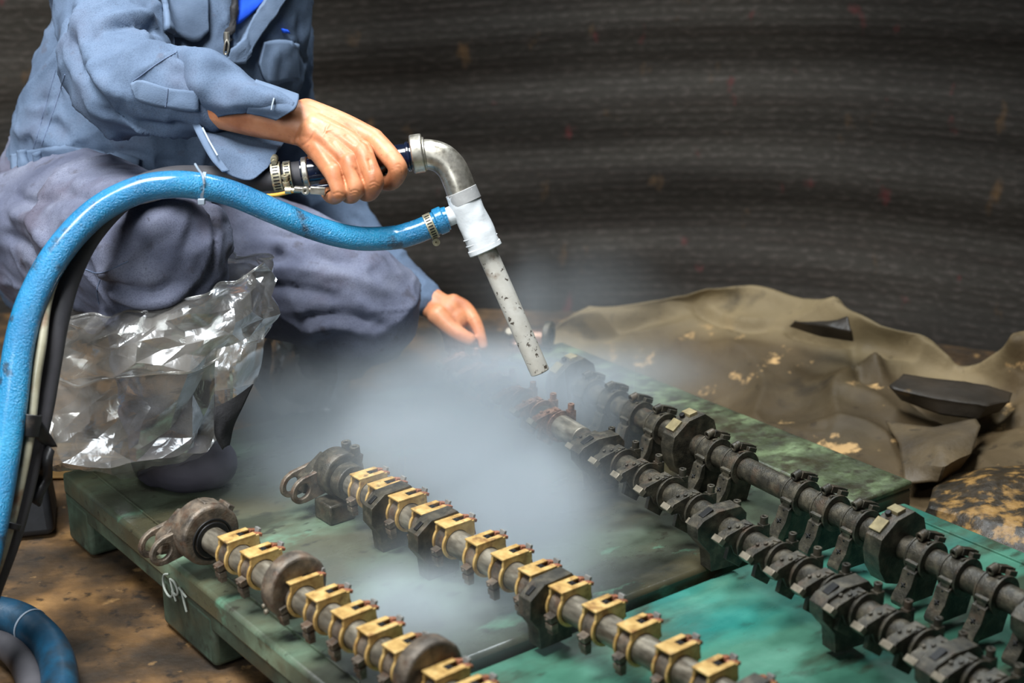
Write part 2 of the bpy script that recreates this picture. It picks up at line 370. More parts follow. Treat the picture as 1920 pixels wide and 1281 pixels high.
for pts, wd, hh in [([(1060, 612), (1140, 598), (1230, 588), (1290, 575)], .018, .022), ([(1080, 630), (1150, 622), (1220, 600), (1260, 598)], .014, -.018), ([(1290, 560), (1330, 590), (1400, 612), (1470, 600)], .015, -.020),
  ([(1320, 572), (1380, 600), (1440, 606)], .012, .014), ([(1470, 612), (1540, 630), (1600, 640)], .014, -.035), ([(1600, 596), (1640, 680), (1660, 720)], .015, .020), ([(1620, 590), (1700, 640), (1790, 690)], .016, .018),
  ([(1600, 640), (1612, 700), (1650, 715)], .012, -.015), ([(1690, 720), (1780, 780), (1850, 786), (1900, 750)], .016, -.035), ([(1840, 800), (1800, 850), (1740, 900), (1722, 915)], .012, -.030), ([(1500, 800), (1600, 790), (1690, 830)], .014, .012),
  ([(1560, 720), (1640, 750), (1700, 800)], .02, .014), ([(1250, 640), (1350, 660), (1450, 650)], .03, .012), ([(1850, 640), (1880, 700), (1920, 730)], .015, .016), ([(1860, 800), (1900, 790), (1930, 780)], .012, -.02)]:
    pl = [tray(q) for q in pts]; pl = [Vector(p) for p in catmull([p for p in pl if p is not None], 16)]
    ds, tt = segdist(Vt, pl); Dz += hh*np.exp(-(ds/wd)**2)*np.clip(np.minimum(tt, 1-tt)*5+.2, 0, 1)
Vt[:, 2] += Dz*.85; Vt[:, 1] -= Dz*.25; Vt[:, 2] = np.maximum(Vt[:, 2], .001); setv(tm, Vt)
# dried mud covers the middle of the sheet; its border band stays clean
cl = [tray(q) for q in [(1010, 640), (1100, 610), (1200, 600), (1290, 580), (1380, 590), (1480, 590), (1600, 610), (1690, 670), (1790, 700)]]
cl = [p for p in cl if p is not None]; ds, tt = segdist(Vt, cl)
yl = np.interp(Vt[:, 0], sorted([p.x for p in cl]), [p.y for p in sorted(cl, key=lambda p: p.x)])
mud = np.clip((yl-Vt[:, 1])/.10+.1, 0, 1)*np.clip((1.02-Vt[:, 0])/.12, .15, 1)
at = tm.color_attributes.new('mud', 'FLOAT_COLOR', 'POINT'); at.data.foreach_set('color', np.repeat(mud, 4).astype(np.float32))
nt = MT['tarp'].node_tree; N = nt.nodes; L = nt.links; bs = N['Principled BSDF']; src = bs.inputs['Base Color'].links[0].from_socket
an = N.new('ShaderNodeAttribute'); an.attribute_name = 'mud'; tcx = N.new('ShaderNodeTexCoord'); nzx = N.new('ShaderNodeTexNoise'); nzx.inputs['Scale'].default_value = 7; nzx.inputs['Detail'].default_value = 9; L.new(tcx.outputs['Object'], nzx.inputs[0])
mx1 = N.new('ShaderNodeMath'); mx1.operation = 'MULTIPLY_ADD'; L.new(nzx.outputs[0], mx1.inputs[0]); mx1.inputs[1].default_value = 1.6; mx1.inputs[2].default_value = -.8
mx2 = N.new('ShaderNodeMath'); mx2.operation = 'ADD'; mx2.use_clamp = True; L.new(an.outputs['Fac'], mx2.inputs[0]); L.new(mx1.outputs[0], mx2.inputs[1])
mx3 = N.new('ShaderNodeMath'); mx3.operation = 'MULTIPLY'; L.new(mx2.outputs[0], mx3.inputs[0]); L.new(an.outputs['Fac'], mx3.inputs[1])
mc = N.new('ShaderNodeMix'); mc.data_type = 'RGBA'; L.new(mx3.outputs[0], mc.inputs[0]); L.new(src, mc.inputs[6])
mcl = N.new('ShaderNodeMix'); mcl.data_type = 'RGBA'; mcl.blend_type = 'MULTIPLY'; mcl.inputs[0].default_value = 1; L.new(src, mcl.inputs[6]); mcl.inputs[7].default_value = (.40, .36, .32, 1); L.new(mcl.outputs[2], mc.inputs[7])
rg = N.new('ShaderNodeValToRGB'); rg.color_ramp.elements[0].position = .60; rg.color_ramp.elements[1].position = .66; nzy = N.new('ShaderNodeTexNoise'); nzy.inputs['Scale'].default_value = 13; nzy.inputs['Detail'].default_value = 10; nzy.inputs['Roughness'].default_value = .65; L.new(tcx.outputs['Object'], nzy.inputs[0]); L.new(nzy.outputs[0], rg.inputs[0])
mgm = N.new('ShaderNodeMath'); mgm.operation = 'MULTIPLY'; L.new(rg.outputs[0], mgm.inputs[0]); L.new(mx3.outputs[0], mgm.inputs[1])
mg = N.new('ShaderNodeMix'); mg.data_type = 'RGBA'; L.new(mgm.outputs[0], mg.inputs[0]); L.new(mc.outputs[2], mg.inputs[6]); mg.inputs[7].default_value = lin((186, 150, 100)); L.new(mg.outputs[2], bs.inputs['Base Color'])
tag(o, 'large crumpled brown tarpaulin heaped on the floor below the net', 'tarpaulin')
def pxsheet(name, rows, m, nu, nv, label=None, cat=None, amp=.008, sc_=9, seed=1, thick=.004, parent=None, group=None):
    def densify(g):
        out = []
        for k in range(len(g)-1):
            out += [g[k]+(g[k+1]-g[k])*u for u in (0, .25, .5, .75)]
        return out+[g[-1]]
    n_ = max(len(r_) for r_ in rows)
    rr_ = [densify([G(*q) for q in r_]) for r_ in rows]
    L0 = len(rr_[0]); cols = [densify([rr_[j][i] for j in range(len(rr_))]) for i in range(L0)]
    gg = [[cols[i][j] for i in range(L0)] for j in range(len(cols[0]))]
    o = sheet(name, gg, nu, nv, m, parent, thick, lambda A: crumple(A, amp*.35, sc_, seed, .5), ang=30)
    if label: tag(o, label, cat, group)
    return o
pxsheet('tarpaulin_scrap', [[(1690, 752, .09), (1760, 776, .10), (1830, 788, .095), (1874, 772, .10)], [(1666, 726, .125), (1755, 745, .13), (1850, 760, .125), (1893, 752, .12)], [(1694, 702, .125), (1775, 712, .13), (1850, 722, .125), (1898, 738, .11)]],
        MT['tarp_dark'], 26, 16, 'dark torn tarpaulin flap lying on the heap near the right edge', 'tarpaulin', .012)
pxsheet('tarpaulin_scrap', [[(1480, 612, .15), (1540, 632, .15), (1600, 640, .15)], [(1490, 603, .17), (1545, 612, .18), (1596, 622, .18)], [(1545, 603, .18), (1570, 600, .19), (1588, 594, .2)]],
        MT['tarp_dark'], 20, 12, 'small dark sheet standing in for a shaded gap at the top of the heap', 'tarpaulin', .008)  # dark sheet drawn where the heap has a shaded gap
pxsheet('tarpaulin_scrap', [[(1695, 905, .045), (1760, 905, .05), (1800, 880, .05)], [(1690, 870, .06), (1770, 875, .08), (1822, 850, .08)], [(1685, 832, .07), (1760, 836, .09), (1838, 800, .10)], [(1660, 790, .07), (1750, 800, .09), (1830, 785, .10)]],
        MT['tarp_brown'], 26, 22, 'folded brown tarpaulin corner beside the pallet end', 'tarpaulin', .012)
pxsheet('tarpaulin_scrap', [[(1722, 985, .02), (1820, 1040, .02), (1960, 1110, .02)], [(1740, 950, .05), (1840, 975, .06), (1980, 1010, .06)], [(1750, 915, .05), (1850, 893, .08), (1980, 890, .08)], [(1790, 890, .03), (1860, 870, .05), (1980, 860, .05)]],
        MT['tarp_gold'], 30, 24, 'tarpaulin speckled with dried golden mud at the right', 'tarpaulin', .012)

# ------------------------------------------------------------------ pallets
A3 = G(115, 885, ZP); B3 = G(653, 1327, ZP); U = Vector((B3.x-A3.x, B3.y-A3.y, 0)); LU = U.length; U.normalize(); V3 = Vector((-U.y, U.x, 0)); LV = .986
def PL(s, t, z, O=A3): return Vector((O.x, O.y, 0))+U*s+V3*t+Vector((0, 0, z))
PRZ = math.atan2(U.y, U.x)
mat('pallet_green', [(.32, (40, 42, 35)), (.45, (62, 66, 55)), (.56, (84, 96, 79)), (.68, (122, 148, 124))], 5, 10, rough=(.16, .5), bump=.35, bscale=60, bdist=.002,
    stain=[(7, .47, .6, (76, 70, 50), .8), (60, .6, .68, (44, 42, 34), .7), (10, .56, .66, (48, 50, 38), .85), (16, .62, .7, (104, 156, 128), .55)], stretch=(1, .5, 1), rand=False, spec=.6)
mat('pallet_side', [(.3, (36, 42, 34)), (.5, (56, 68, 56)), (.7, (80, 100, 84))], 12, 9, rough=(.3, .6), bump=.35, bscale=60, bdist=.002,
    stain=[(28, .58, .7, (32, 30, 22), .75)], rand=False)
mat('pallet_teal', [(.32, (36, 66, 55)), (.45, (56, 102, 84)), (.58, (80, 134, 112)), (.7, (108, 156, 132))], 5, 10, rough=(.18, .5), bump=.35, bscale=60, bdist=.002,
    stain=[(9, .5, .62, (58, 62, 46), .85), (4, .58, .7, (24, 128, 120), .7), (26, .6, .7, (50, 48, 36), .7)], stretch=(1, .4, 1), rand=False, spec=.6)
mat('pallet_moss', [(.3, (44, 46, 32)), (.5, (74, 82, 58)), (.68, (116, 132, 96))], 22, 10, rough=(.3, .6), bump=.6, bscale=90, bdist=.003,
    stain=[(40, .48, .6, (46, 42, 28), .85), (12, .55, .65, (56, 50, 34), .7)], stretch=(1, .7, 1), rand=False)
def pallet(label, O, lu, lv, top, mtop, zoff, strip=None):
    e = empty('plastic_pallet', (O.x, O.y, 0), PRZ); tag(e, label, 'pallet', 'plastic pallets')
    z1 = ZP+zoff; th = .036
    mb = MB(); mb.box((lu/2, lv/2, z1-th/2), (lu, lv, th)); mb.build('deck', mtop, e, bevel=.006)
    mb = MB()
    mb.box((lu/2, .012, z1-th/2-.012), (lu, .02, th+.02)); mb.build('side_rail', MT['pallet_side'], e, bevel=.004)
    mb = MB()
    for (a, b_) in ((.03, lu-.03),):
        mb.box(((a+b_)/2, .036, z1+.001), (b_-a, .003, .004)); mb.box(((a+b_)/2, lv-.036, z1+.001), (b_-a, .003, .004))
    mb.build('deck_ridge', mtop, e, bevel=.001)
    first = None
    for s0, s1 in ((0, .09), (.335, .495), (lu-.1, lu)):
        for t0, t1 in ((0, .13), (lv*.43, lv*.57), (lv-.13, lv)):
            mb = MB(); mb.box(((s0+s1)/2, (t0+t1)/2, (z1-th)/2), (s1-s0-.002, t1-t0-.002, z1-th+.002))
            fo = mb.build('foot', MT['pallet_side'], e, bevel=.008)
    if strip:
        mb = MB(); mb.box((lu/2, lv-strip/2, z1+.004), (lu, strip, .012)); mb.build('edge_strip', MT['pallet_moss'], e, bevel=.004)
    return e
pal1 = pallet('dark green plastic pallet the worker squats on, marked CPT', A3, LU-.004, LV, ZP, MT['pallet_green'], 0, strip=.13)
B2 = PL(LU+.004, 0, 0)
pal2 = pallet('bright teal plastic pallet butted up at the front end', B2, .84, LV-.03, ZP, MT['pallet_teal'], -.012)
# hand-chalked letters on the side rail and foot
mat('chalk', [(.3, (120, 126, 118)), (.7, (166, 170, 160))], 40, rough=(.8, .95), bump=.3, rand=False)
def onside(x, y):   # pixel -> plane of the pallet's long side
    q = (P(x, y, 1)-CAM); nrm = V3; k = (A3-V3*.004-CAM).dot(nrm)/q.dot(nrm); return CAM+q*k
def c1(x, y): return (x/2.904, 840+y/2.904)
strokes = [[(912, 688), (893, 692), (888, 722), (895, 765), (915, 802), (932, 812), (940, 800), (938, 780)], [(926, 715), (940, 775), (957, 832)],
           [(926, 715), (945, 728), (962, 762), (968, 792), (958, 802), (944, 790)], [(975, 762), (1012, 812)], [(988, 778), (1002, 840), (1015, 890)]]
vs_, fs_ = [], []
mb = MB()
for st in strokes:
    a, b_ = tube_data([onside(*c1(*q)) for q in st], .0016, 8, len(st)*3, 'round'); mb.add(a, b_)
me = mesh(mb.v, mb.f, 'lettering'); o = mkobj('lettering', me, MT['chalk']); 
mw = Matrix.Translation((A3.x, A3.y, 0)) @ Matrix.Rotation(PRZ, 4, 'Z'); me.transform(mw.inverted()); o.parent = pal1; o['label'] = 'hand-chalked white letters CPT'

# ------------------------------------------------------------------ gripper shafts
K = .85
def rect_ray(t, y0, y1, z1):
    c, s = math.cos(t), math.sin(t); best = 1e9      # ray from the origin to box y0..y1, 0..z1 (upper half)
    if s <= 1e-6: return 0
    if c > 1e-9: best = min(best, y1/c)
    if c < -1e-9: best = min(best, y0/c)
    return min(best, z1/s)
def cheek(t): return max(.0265, rect_ray(t, -.020, .034, .0290))
def brass_proto():
    mb = MB()
    for x in (-.0125, .0125): mb.annul(.0213, cheek, x-.0022, x+.0022, 44)
    mb.box((0, -.008, .0302), (.030, .026, .003)); mb.box((-.0105, .016, .0302), (.009, .024, .003)); mb.box((.0105, .016, .0302), (.009, .024, .003))
    d = dict(body=('brass_saddle', mb, 'brass'))
    mb = MB(); mb.box((0, .033, .015), (.026, .005, .024), rx=.2); mb.box((.008, .0345, .0265), (.009, .012, .005), rx=-.3); mb.box((-.008, .0345, .0265), (.009, .012, .005), rx=-.3); d['wing'] = ('copper_wing', mb, 'copper')
    mb = MB(); mb.annul(.0208, .0240, -.0098, .0098, 40); d['band'] = ('band', mb, 'steel_dark')
    mb = MB(); mb.box((0, .009, .0285), (.012, .014, .004)); mb.cyl((0, .009, .029), (0, .009, .0322), .0045, 14, rin=.0022); d['screw'] = ('screw', mb, 'socket')
    mb = MB(); mb.box((0, .0395, .0275), (.011, .005, .011), rx=-.3); d['tab'] = ('plastic_tab', mb, 'clear_tab')
    mb = MB()
    mb.box((0, -.0285, -.010), (.015, .012, .010), rx=.25); mb.box((0, -.0265, -.0225), (.014, .012, .009), rx=.1); mb.box((0, -.0235, -.0162), (.010, .010, .006))
    mb.box((0, -.0245, -.031), (.012, .010, .008)); mb.cyl((0, -.0345, -.0095), (0, -.0355, -.0085), .0028, 10); d['lug'] = ('clamp_lug', mb, 'steel_dark')
    return d
def black_proto(first=True):
    d = {}
    mb = MB(); mb.annul(.0205, .0265, -.015, .012, 40); mb.annul(.0205, .0300, .012, .0155, 40)
    mb.box((-.002, -.006, .0255), (.020, .020, .006), rx=.2); mb.cyl((-.004, .002, .0265), (-.004, .002, .030), .003, 10); mb.box((.004, -.004, .0295), (.010, .0016, .003), rz=.5)
    d['body'] = ('clamp_collar', mb, 'black_metal')
    mb = MB()   # finger: profile in (y, z), swept across x
    mb.prism([(-.010, .030), (-.046, .020), (-.055, .010), (-.050, .002), (-.036, .003), (-.030, -.012), (-.020, -.020), (-.012, .0)], -.011, .007)
    mb.prism([(-.018, .014), (-.034, .004), (-.040, -.022), (-.014, -.040), (-.004, -.026)], -.006, .002)
    mb.cyl((-.006, -.030, .0255), (-.006, -.031, .0285), .003, 10); mb.cyl((.001, -.020, .028), (.001, -.021, .0305), .0035, 10)
    d['finger'] = ('gripper_finger', mb, 'black_metal')
    mb = MB(); mb.box((-.002, -.053, .0125), (.0195, .010, .011), rx=.75); d['tip'] = ('finger_tip', mb, 'worn_tip')
    mb = MB(); mb.box((.006, .026, .014), (.014, .014, .022)); mb.cyl((.006, .026, .022), (.006, .0262, .037), .0062, 18, rin=.003); mb.cyl((.006, .026, .02), (.006, .026, .030), .0032, 12); d['bolt'] = ('socket_bolt', mb, 'black_metal')
    return d
def foot_proto():
    d = {}
    mb = MB(); mb.annul(.0205, .0270, -.016, .012, 44); mb.annul(.0205, .0305, .0115, .016, 44); mb.annul(.0205, .0285, -.018, -.0145, 44); d['body'] = ('clamp_collar', mb, 'black_metal')
    mb = MB(); mb.box((-.004, .014, .0315), (.013, .030, .011), rx=-.35); mb.box((.008, .018, .0285), (.008, .018, .008), rx=-.35)
    mb.box((-.004, .030, .024), (.012, .008, .012), rx=-.35); mb.box((.0105, -.002, .0285), (.004, .02, .005), rx=-.1); d['wedge'] = ('clamp_block', mb, 'black_metal')
    mb = MB(); mb.cyl((-.006, -.012, .0335), (-.006, .003, .0370), .0072, 20, rin=.0036); mb.cyl((-.006, -.006, .034), (-.006, .002, .0365), .0038, 12); d['bolt'] = ('socket_bolt', mb, 'black_metal')
    mb = MB(); mb.box((0, -.0285, -.001), (.024, .008, .005), rx=.2); mb.box((0, -.028, -.009), (.016, .006, .014))
    mb.prism([(-.026, -.010), (-.034, -.014), (-.040, -.034), (-.052, -.050), (-.055, -.058), (-.052, -.0655), (-.042, -.0655), (-.036, -.052), (-.028, -.036)], -.013, .011)
    mb.prism([(-.030, -.014), (-.044, -.050), (-.040, -.0655), (.016, -.0655), (.024, -.040), (.020, -.02), (0, -.028)], -.002, .006)
    d['foot'] = ('foot_bracket', mb, 'black_metal')
    mb = MB(); mb.box((-.002, -.0425, -.034), (.009, .002, .0022), rx=-.6, ry=.5); mb.box((-.002, -.0425, -.034), (.0022, .002, .009), rx=-.6, ry=.5); mb.box((0, -.034, -.019), (.004, .003, .007)); d['slot'] = ('screw_slot', mb, 'socket')
    return d
def clone(o, parent, loc=None):
    c = o.copy(); sc.collection.objects.link(c); c.parent = parent
    if loc is not None: c.location = loc
    return c
class Row:
    def __init__(s, p1, p2, start, end, label, mshaft, R=.0205):
        """p1, p2: pixels on the axis; start/end: pixels the shaft ends at"""
        s.zc = ZP+.0655*K
        a, b_ = G(*p1, s.zc), G(*p2, s.zc); s.d = (b_-a).normalized(); s.a = a
        t0 = (G(*start, s.zc)-a).dot(s.d); t1 = (G(*end, s.zc)-a).dot(s.d)
        s.o = a+s.d*t0; s.e = empty('gripper_shaft', s.o, math.atan2(s.d.y, s.d.x)); s.len = (t1-t0)/K
        tag(s.e, label, 'machine shaft', 'gripper shafts laid across the pallets')
        s.cache = {}
        mb = MB(); mb.cyl((0, 0, 0), (s.len, 0, 0), R, 40); mb.build('shaft', MT[mshaft], s.e, K, ang=40)
    def t(s, px, py): return (G(px, py, s.zc)-s.o).dot(s.d)/K
    def unit(s, key, proto, t, swap=None, dz=0):
        """first part = parent, the rest its sub-parts; meshes shared between alike units"""
        if key not in s.cache:
            d = proto(); ks = list(d); root = None; kids = []
            for k in ks:
                nm, mb, m_ = d[k]; m_ = (swap or {}).get(k, (swap or {}).get(m_, m_))
                o = mb.build(nm, MT[m_], s.e if root is None else root, K, bevel=.0006)
                if root is None: root = o
                else: kids.append(o)
            s.cache[key] = (root, kids); root.location = (t*K, 0, 0); return root
        r0, kids = s.cache[key]; r = clone(r0, s.e, (t*K, 0, 0))
        for k in kids: clone(k, r)
        return r
    def part(s, name, mb, m_, t, parent=None, bevel=.0015, ang=40):
        return mb.build(name, MT[m_], parent or s.e, K, (t*K, 0, 0) if parent is None else None, bevel, ang=ang)
def eye_plate(x):
    """clevis eye: rounded plate reaching to the near side with a hole, between x and x+.010"""
    hy, hz, rh, ro = -.066, -.012, .0125, .0215
    mb = MB(); seg = 40
    def ro_f(t):
        # stretched towards the shaft: tangent slab of half width ro up to +.05
        c, s_ = math.cos(t), math.sin(t)
        if c > 0:
            return min(.058/c if c > .05 else 9, ro*1.05/abs(s_) if abs(s_) > 1e-3 else 9)
        return ro
    mb.annul(rh, ro_f, x, x+.009, seg)
    mb.v = [(a, b_+hy, c+hz+(b_)*.18) for a, b_, c in mb.v]
    return mb

# row 1 (nearest left): brass saddles, steel discs
r1 = Row((403, 1015), (704, 1214), (352, 982), (1010, 1416), 'nearest gripper shaft, brass clamps between three big steel drums, at the left pallet edge', 'shaft_steel')
for px, py in [(450, 1030), (492, 1058), (566, 1108), (616, 1140), (664, 1172), (712, 1204), (760, 1236), (836, 1286), (885, 1318), (935, 1350)]:
    r1.unit('brass', brass_proto, r1.t(px, py+8))
def disc(r, x0, x1, fl=.8, up=.006):
    mb = MB(); seg = 56; prof = [(x0, r*.93), (x0+.004, r), (x1-.004, r), (x1, r*.93)]
    vs = [(x, math.cos(2*math.pi*i/seg)*q, min(math.sin(2*math.pi*i/seg)*q, r*fl+.012)+up) for x, q in prof for i in range(seg)]
    fs = [(k*seg+i, k*seg+(i+1) % seg, (k+1)*seg+(i+1) % seg, (k+1)*seg+i) for k in range(3) for i in range(seg)]+[tuple(range(seg))[::-1], tuple(range(3*seg, 4*seg))]
    return mb.add(vs, fs)
t0 = r1.t(392, 1003)
h = r1.part('head_drum', disc(.049, -.026, .018, 1.0), 'steel_dark', t0)
mb = MB(); mb.annul(.0205, .0285, .018, .0215, 40); mb.annul(.030, .034, .017, .0195, 40); r1.part('seal_ring', mb, 'socket', t0, h)
mb = MB(); mb.box((-.006, .01, .047), (.024, .03, .014), rx=-.3); mb.box((.0, .034, .036), (.03, .012, .02), rx=-.6); r1.part('clamp_block', mb, 'steel_dark', t0, h)
mb = MB(); mb.prism([(-.060, .004), (-.066, -.022), (-.02, -.03), (.02, .02), (-.02, .035)], -.050, -.026); r1.part('yoke', mb, 'steel_dark', t0, h)
for x in (-.058, -.022): r1.part('clevis_eye', eye_plate(x), 'steel_dark', t0, h)
for px, py in [(556, 1112), (818, 1272)]:
    tt = r1.t(px, py); h = r1.part('steel_disc', disc(.048, -.014, .014, .98, .014), 'steel_dark', tt)
    mb = MB(); mb.cyl((.0, -.044, -.012), (.0, -.050, -.012), .004, 12); mb.cyl((-.010, -.040, -.008), (-.010, -.047, -.008), .0035, 12); r1.part('bolt', mb, 'worn_tip', tt, h)

# row 2: brass saddles, pedestals
r2 = Row((640, 895), (1288, 1264), (600, 873), (1560, 1416), 'gripper shaft with brass and copper clamps, second from the left pallet edge', 'shaft_steel')
c5 = lambda x, y: (500+x/2.133, 800+y/2.133)
for x, y in [(385, 262), (462, 300), (555, 345), (655, 395), (755, 448), (870, 520), (970, 580), (1085, 640), (1205, 712), (1335, 790), (1475, 870), (1625, 960), (1775, 1045), (1920, 1130), (2060, 1210)]:
    px, py = c5(x, y); r2.unit('brass', brass_proto, r2.t(px, py))
def pedestal():
    mb = MB(); mb.prism([(-.052, .016), (-.026, .034), (.024, .036), (.036, .02), (.036, -.012), (.026, -.03), (.026, -.0655), (-.032, -.0655), (-.036, -.034), (-.052, -.012)], -.013, .013)
    e = MB(); e.cyl((-.0125, -.018, -.052), (-.0145, -.018, -.052), .0055, 16); s_ = MB(); s_.box((0, -.04, .0235), (.008, .016, .006), rx=.6)
    return dict(body=('bearing_pedestal', mb, 'black_metal'), hole=('bolt_hole', e, 'socket'), slot=('oil_slot', s_, 'socket'))
for x, y in [(505, 325), (690, 430), (1130, 690)]:
    px, py = c5(x, y); r2.unit('ped', pedestal, r2.t(px, py)+.0)
for px, py in [(1400, 1330)]: r2.unit('ped', pedestal, r2.t(px, py))
t0 = r2.t(640, 893)
h = r2.part('head_drum', disc(.040, -.026, .016, 1.1), 'black_metal', t0)
mb = MB(); mb.annul(.0205, .031, .016, .04, 40); r2.part('collar', mb, 'black_metal', t0, h)
mb = MB(); mb.box((-.004, .026, .030), (.040, .022, .016), rx=-.2); r2.part('clamp_block', mb, 'black_metal', t0, h)
for x in (-.016, .010):
    mb = MB(); mb.cyl((x, .026, .036), (x, .024, .052), .0085, 20, rin=.0042); mb.cyl((x, .026, .036), (x, .0245, .048), .0045, 12); r2.part('socket_bolt', mb, 'black_metal', t0, h, bevel=.001)
mb = MB(); mb.prism([(-.056, .004), (-.060, -.022), (-.02, -.03), (.02, .0), (-.01, .035)], -.044, -.02); r2.part('yoke', mb, 'black_metal', t0, h)
for x in (-.052, -.018): r2.part('clevis_eye', eye_plate(x), 'steel_dark', t0, h)
mb = MB(); mb.box((.012, -.02, -.048), (.05, .05, .035)); r2.part('head_foot', mb, 'black_metal', t0, h, bevel=.003)

# row 3: black fingers
r3 = Row((1070, 811), (1630, 1154), (862, 680), (2010, 1388), 'oily black gripper shaft with long fingers, third from the left', 'black_metal')
c8 = lambda x, y: (1060+x/4.27, 780+y/4.27)
us = [c8(x, y) for x, y in [(215, 270), (430, 380), (620, 490), (830, 600), (1040, 740), (1250, 865), (1480, 990), (1700, 1130)]]
us += [(1503, 1073), (1556, 1105), (1612, 1142), (1668, 1176), (1722, 1210), (1768, 1238), (1818, 1270), (1870, 1302)]
for px, py in us: r3.unit('fing', black_proto, r3.t(px, py))
for px, py in [(872, 688), (905, 708), (938, 728), (975, 752), (1012, 775), (1046, 795)]:
    r3.unit('rust', black_proto, r3.t(px, py), {'black_metal': 'rusty_wet'})
def pedestal3():
    mb = MB(); mb.prism([(-.060, .014), (-.050, .024), (-.020, .034), (.022, .034), (.034, .02), (.034, -.012), (.024, -.03), (.024, -.0655), (-.030, -.0655), (-.034, -.034), (-.058, -.006)], -.014, .014)
    e = MB(); e.cyl((-.0132, -.016, -.050), (-.0152, -.016, -.050), .0055, 16); s_ = MB(); s_.box((0, -.034, .029), (.012, .022, .006), rx=.45)
    return dict(body=('bearing_pedestal', mb, 'black_metal'), hole=('bolt_hole', e, 'socket'), slot=('oil_slot', s_, 'socket'))
for px, py in [(1135, 848), (1360, 985), (1590, 1130), (1790, 1254)]: r3.unit('ped', pedestal3, r3.t(px, py))
mb = MB(); mb.cyl((r3.t(1046, 795), 0, 0), (r3.t(1092, 824), 0, 0), .0222, 40); r3.part('wiped_sleeve', mb, 'shaft_steel', 0)['label'] = 'bare bright length of shaft'

# row 4: collars on feet, cam blocks
r4 = Row((1148, 756), (1899, 1126), (1062, 714), (2110, 1230), 'thick dark gripper shaft on splayed feet, farthest right', 'black_metal', .0200)
c6 = lambda x, y: (820+x/2.562, 600+y/2.562)
u4 = [(1106, 736), (1150, 757), (1195, 779), (1240, 801), (1340, 849), (1388, 873), (1499, 930), (1556, 957), (1615, 985), (1735, 1046), (1800, 1077), (1870, 1110), (1950, 1150)]
for px, py in u4: r4.unit('foot', foot_proto, r4.t(px, py))
def cam():
    mb = MB()
    prof = [(-.054, .026), (-.022, .050), (.014, .056), (.036, .040), (.044, .014), (.040, -.02), (.020, -.046), (-.012, -.058), (-.036, -.050), (-.052, -.026), (-.058, .002)]
    mb.prism(prof, -.015, .017)
    e = MB(); e.box((-.004, -.0385, .0395), (.022, .024, .005), rx=.64); e.box((-.004, -.004, .0555), (.022, .018, .006), rx=.16)
    g_ = MB(); g_.cyl((-.004, -.020, .052), (-.004, -.022, .057), .005, 14)
    return dict(body=('cam_block', mb, 'black_metal'), pad=('wear_pad', e, 'pad_tan'), screw=('screw', g_, 'socket'))
for px, py in [(1294, 830), (1680, 1020), (1068, 722)]: r4.unit('cam', cam, r4.t(px, py))
r4.unit('ped', pedestal3, r4.t(1962, 1157))

# the end of one more shaft behind the nozzle
e = empty('shaft_end_bracket', G(1000, 664, ZP)); tag(e, 'short shaft end with round eye, behind the nozzle tip on the far pallet corner', 'machine part')
q = Vector((0, 0, 0)); mb = MB(); mb.cyl((-.045, .0, .03), (.03, .0, .03), .017, 24); mb.build('stub', MT['rusty_wet'], e, bevel=.002)
mb = MB(); mb.cyl((.022, -.01, .042), (.034, -.014, .042), .026, 28, rin=.013); mb.build('eye_ring', MT['black_metal'], e, bevel=.002)
mb = MB(); mb.box((-.02, .0, .015), (.04, .05, .03)); mb.build('block', MT['rusty_wet'], e, bevel=.003)
mb = MB(); mb.cyl((-.045, -.014, .045), (-.045, -.02, .052), .008, 14); mb.build('bolt', MT['worn_tip'], e, bevel=.001)
# ------------------------------------------------------------------ the worker
mat('cloth', [(.3, (70, 84, 104)), (.5, (88, 104, 126)), (.7, (104, 120, 142))], 9, 10, rough=(.75, .9), bump=.55, bscale=520, bdist=.0009, spec=.2,
    stain=[(9, .54, .70, (76, 84, 102), .8), (150, .66, .72, (54, 56, 66), .5), (520, .48, .62, (66, 78, 98), .45), (30, .62, .72, (78, 80, 92), .6)], rand=False)
mat('cloth_patch', [(.3, (72, 86, 106)), (.5, (92, 108, 130)), (.7, (106, 122, 144))], 12, 8, rough=(.75, .9), bump=.55, bscale=520, bdist=.0009, spec=.2, rand=False)
mat('cloth_trouser', [(.3, (80, 84, 102)), (.5, (101, 105, 123)), (.7, (120, 124, 140))], 9, 8, rough=(.75, .9), bump=.55, bscale=520, bdist=.0009, spec=.2,
    stain=[(8, .52, .68, (78, 72, 84), .8), (130, .65, .72, (46, 44, 48), .55), (24, .6, .7, (66, 62, 66), .6), (520, .48, .62, (62, 64, 78), .4)], rand=False)
mat('thread', [(.3, (84, 98, 124)), (.7, (100, 114, 140))], 40, rough=(.8, .9), bump=0)
mat('thread_pale', [(.3, (150, 164, 180)), (.7, (180, 190, 200))], 40, rough=(.8, .9), bump=0)
mat('tshirt_blue', [(.3, (22, 66, 190)), (.7, (40, 92, 220))], 8, rough=(.8, .9), bump=.2, bscale=300, bdist=.0005, spec=.2)
m = mat('skin', [(.3, (172, 106, 70)), (.5, (198, 130, 90)), (.7, (214, 150, 110))], 26, 6, rough=(.38, .55), bump=.35, bscale=520, bdist=.0005, spec=.45,
    stain=[(60, .6, .72, (150, 84, 58), .5), (190, .66, .74, (96, 58, 42), .5)], rand=False)
m.node_tree.nodes['Principled BSDF'].inputs['Subsurface Weight'].default_value = .12
m.node_tree.nodes['Principled BSDF'].inputs['Subsurface Radius'].default_value = (.012, .004, .002)
mat('boot_rubber', [(.3, (52, 50, 60)), (.7, (84, 80, 92))], 8, rough=(.5, .7), bump=.2)
mat('hair', [(.3, (14, 12, 10)), (.7, (30, 26, 22))], 60, rough=(.4, .6), bump=.6, bscale=300)
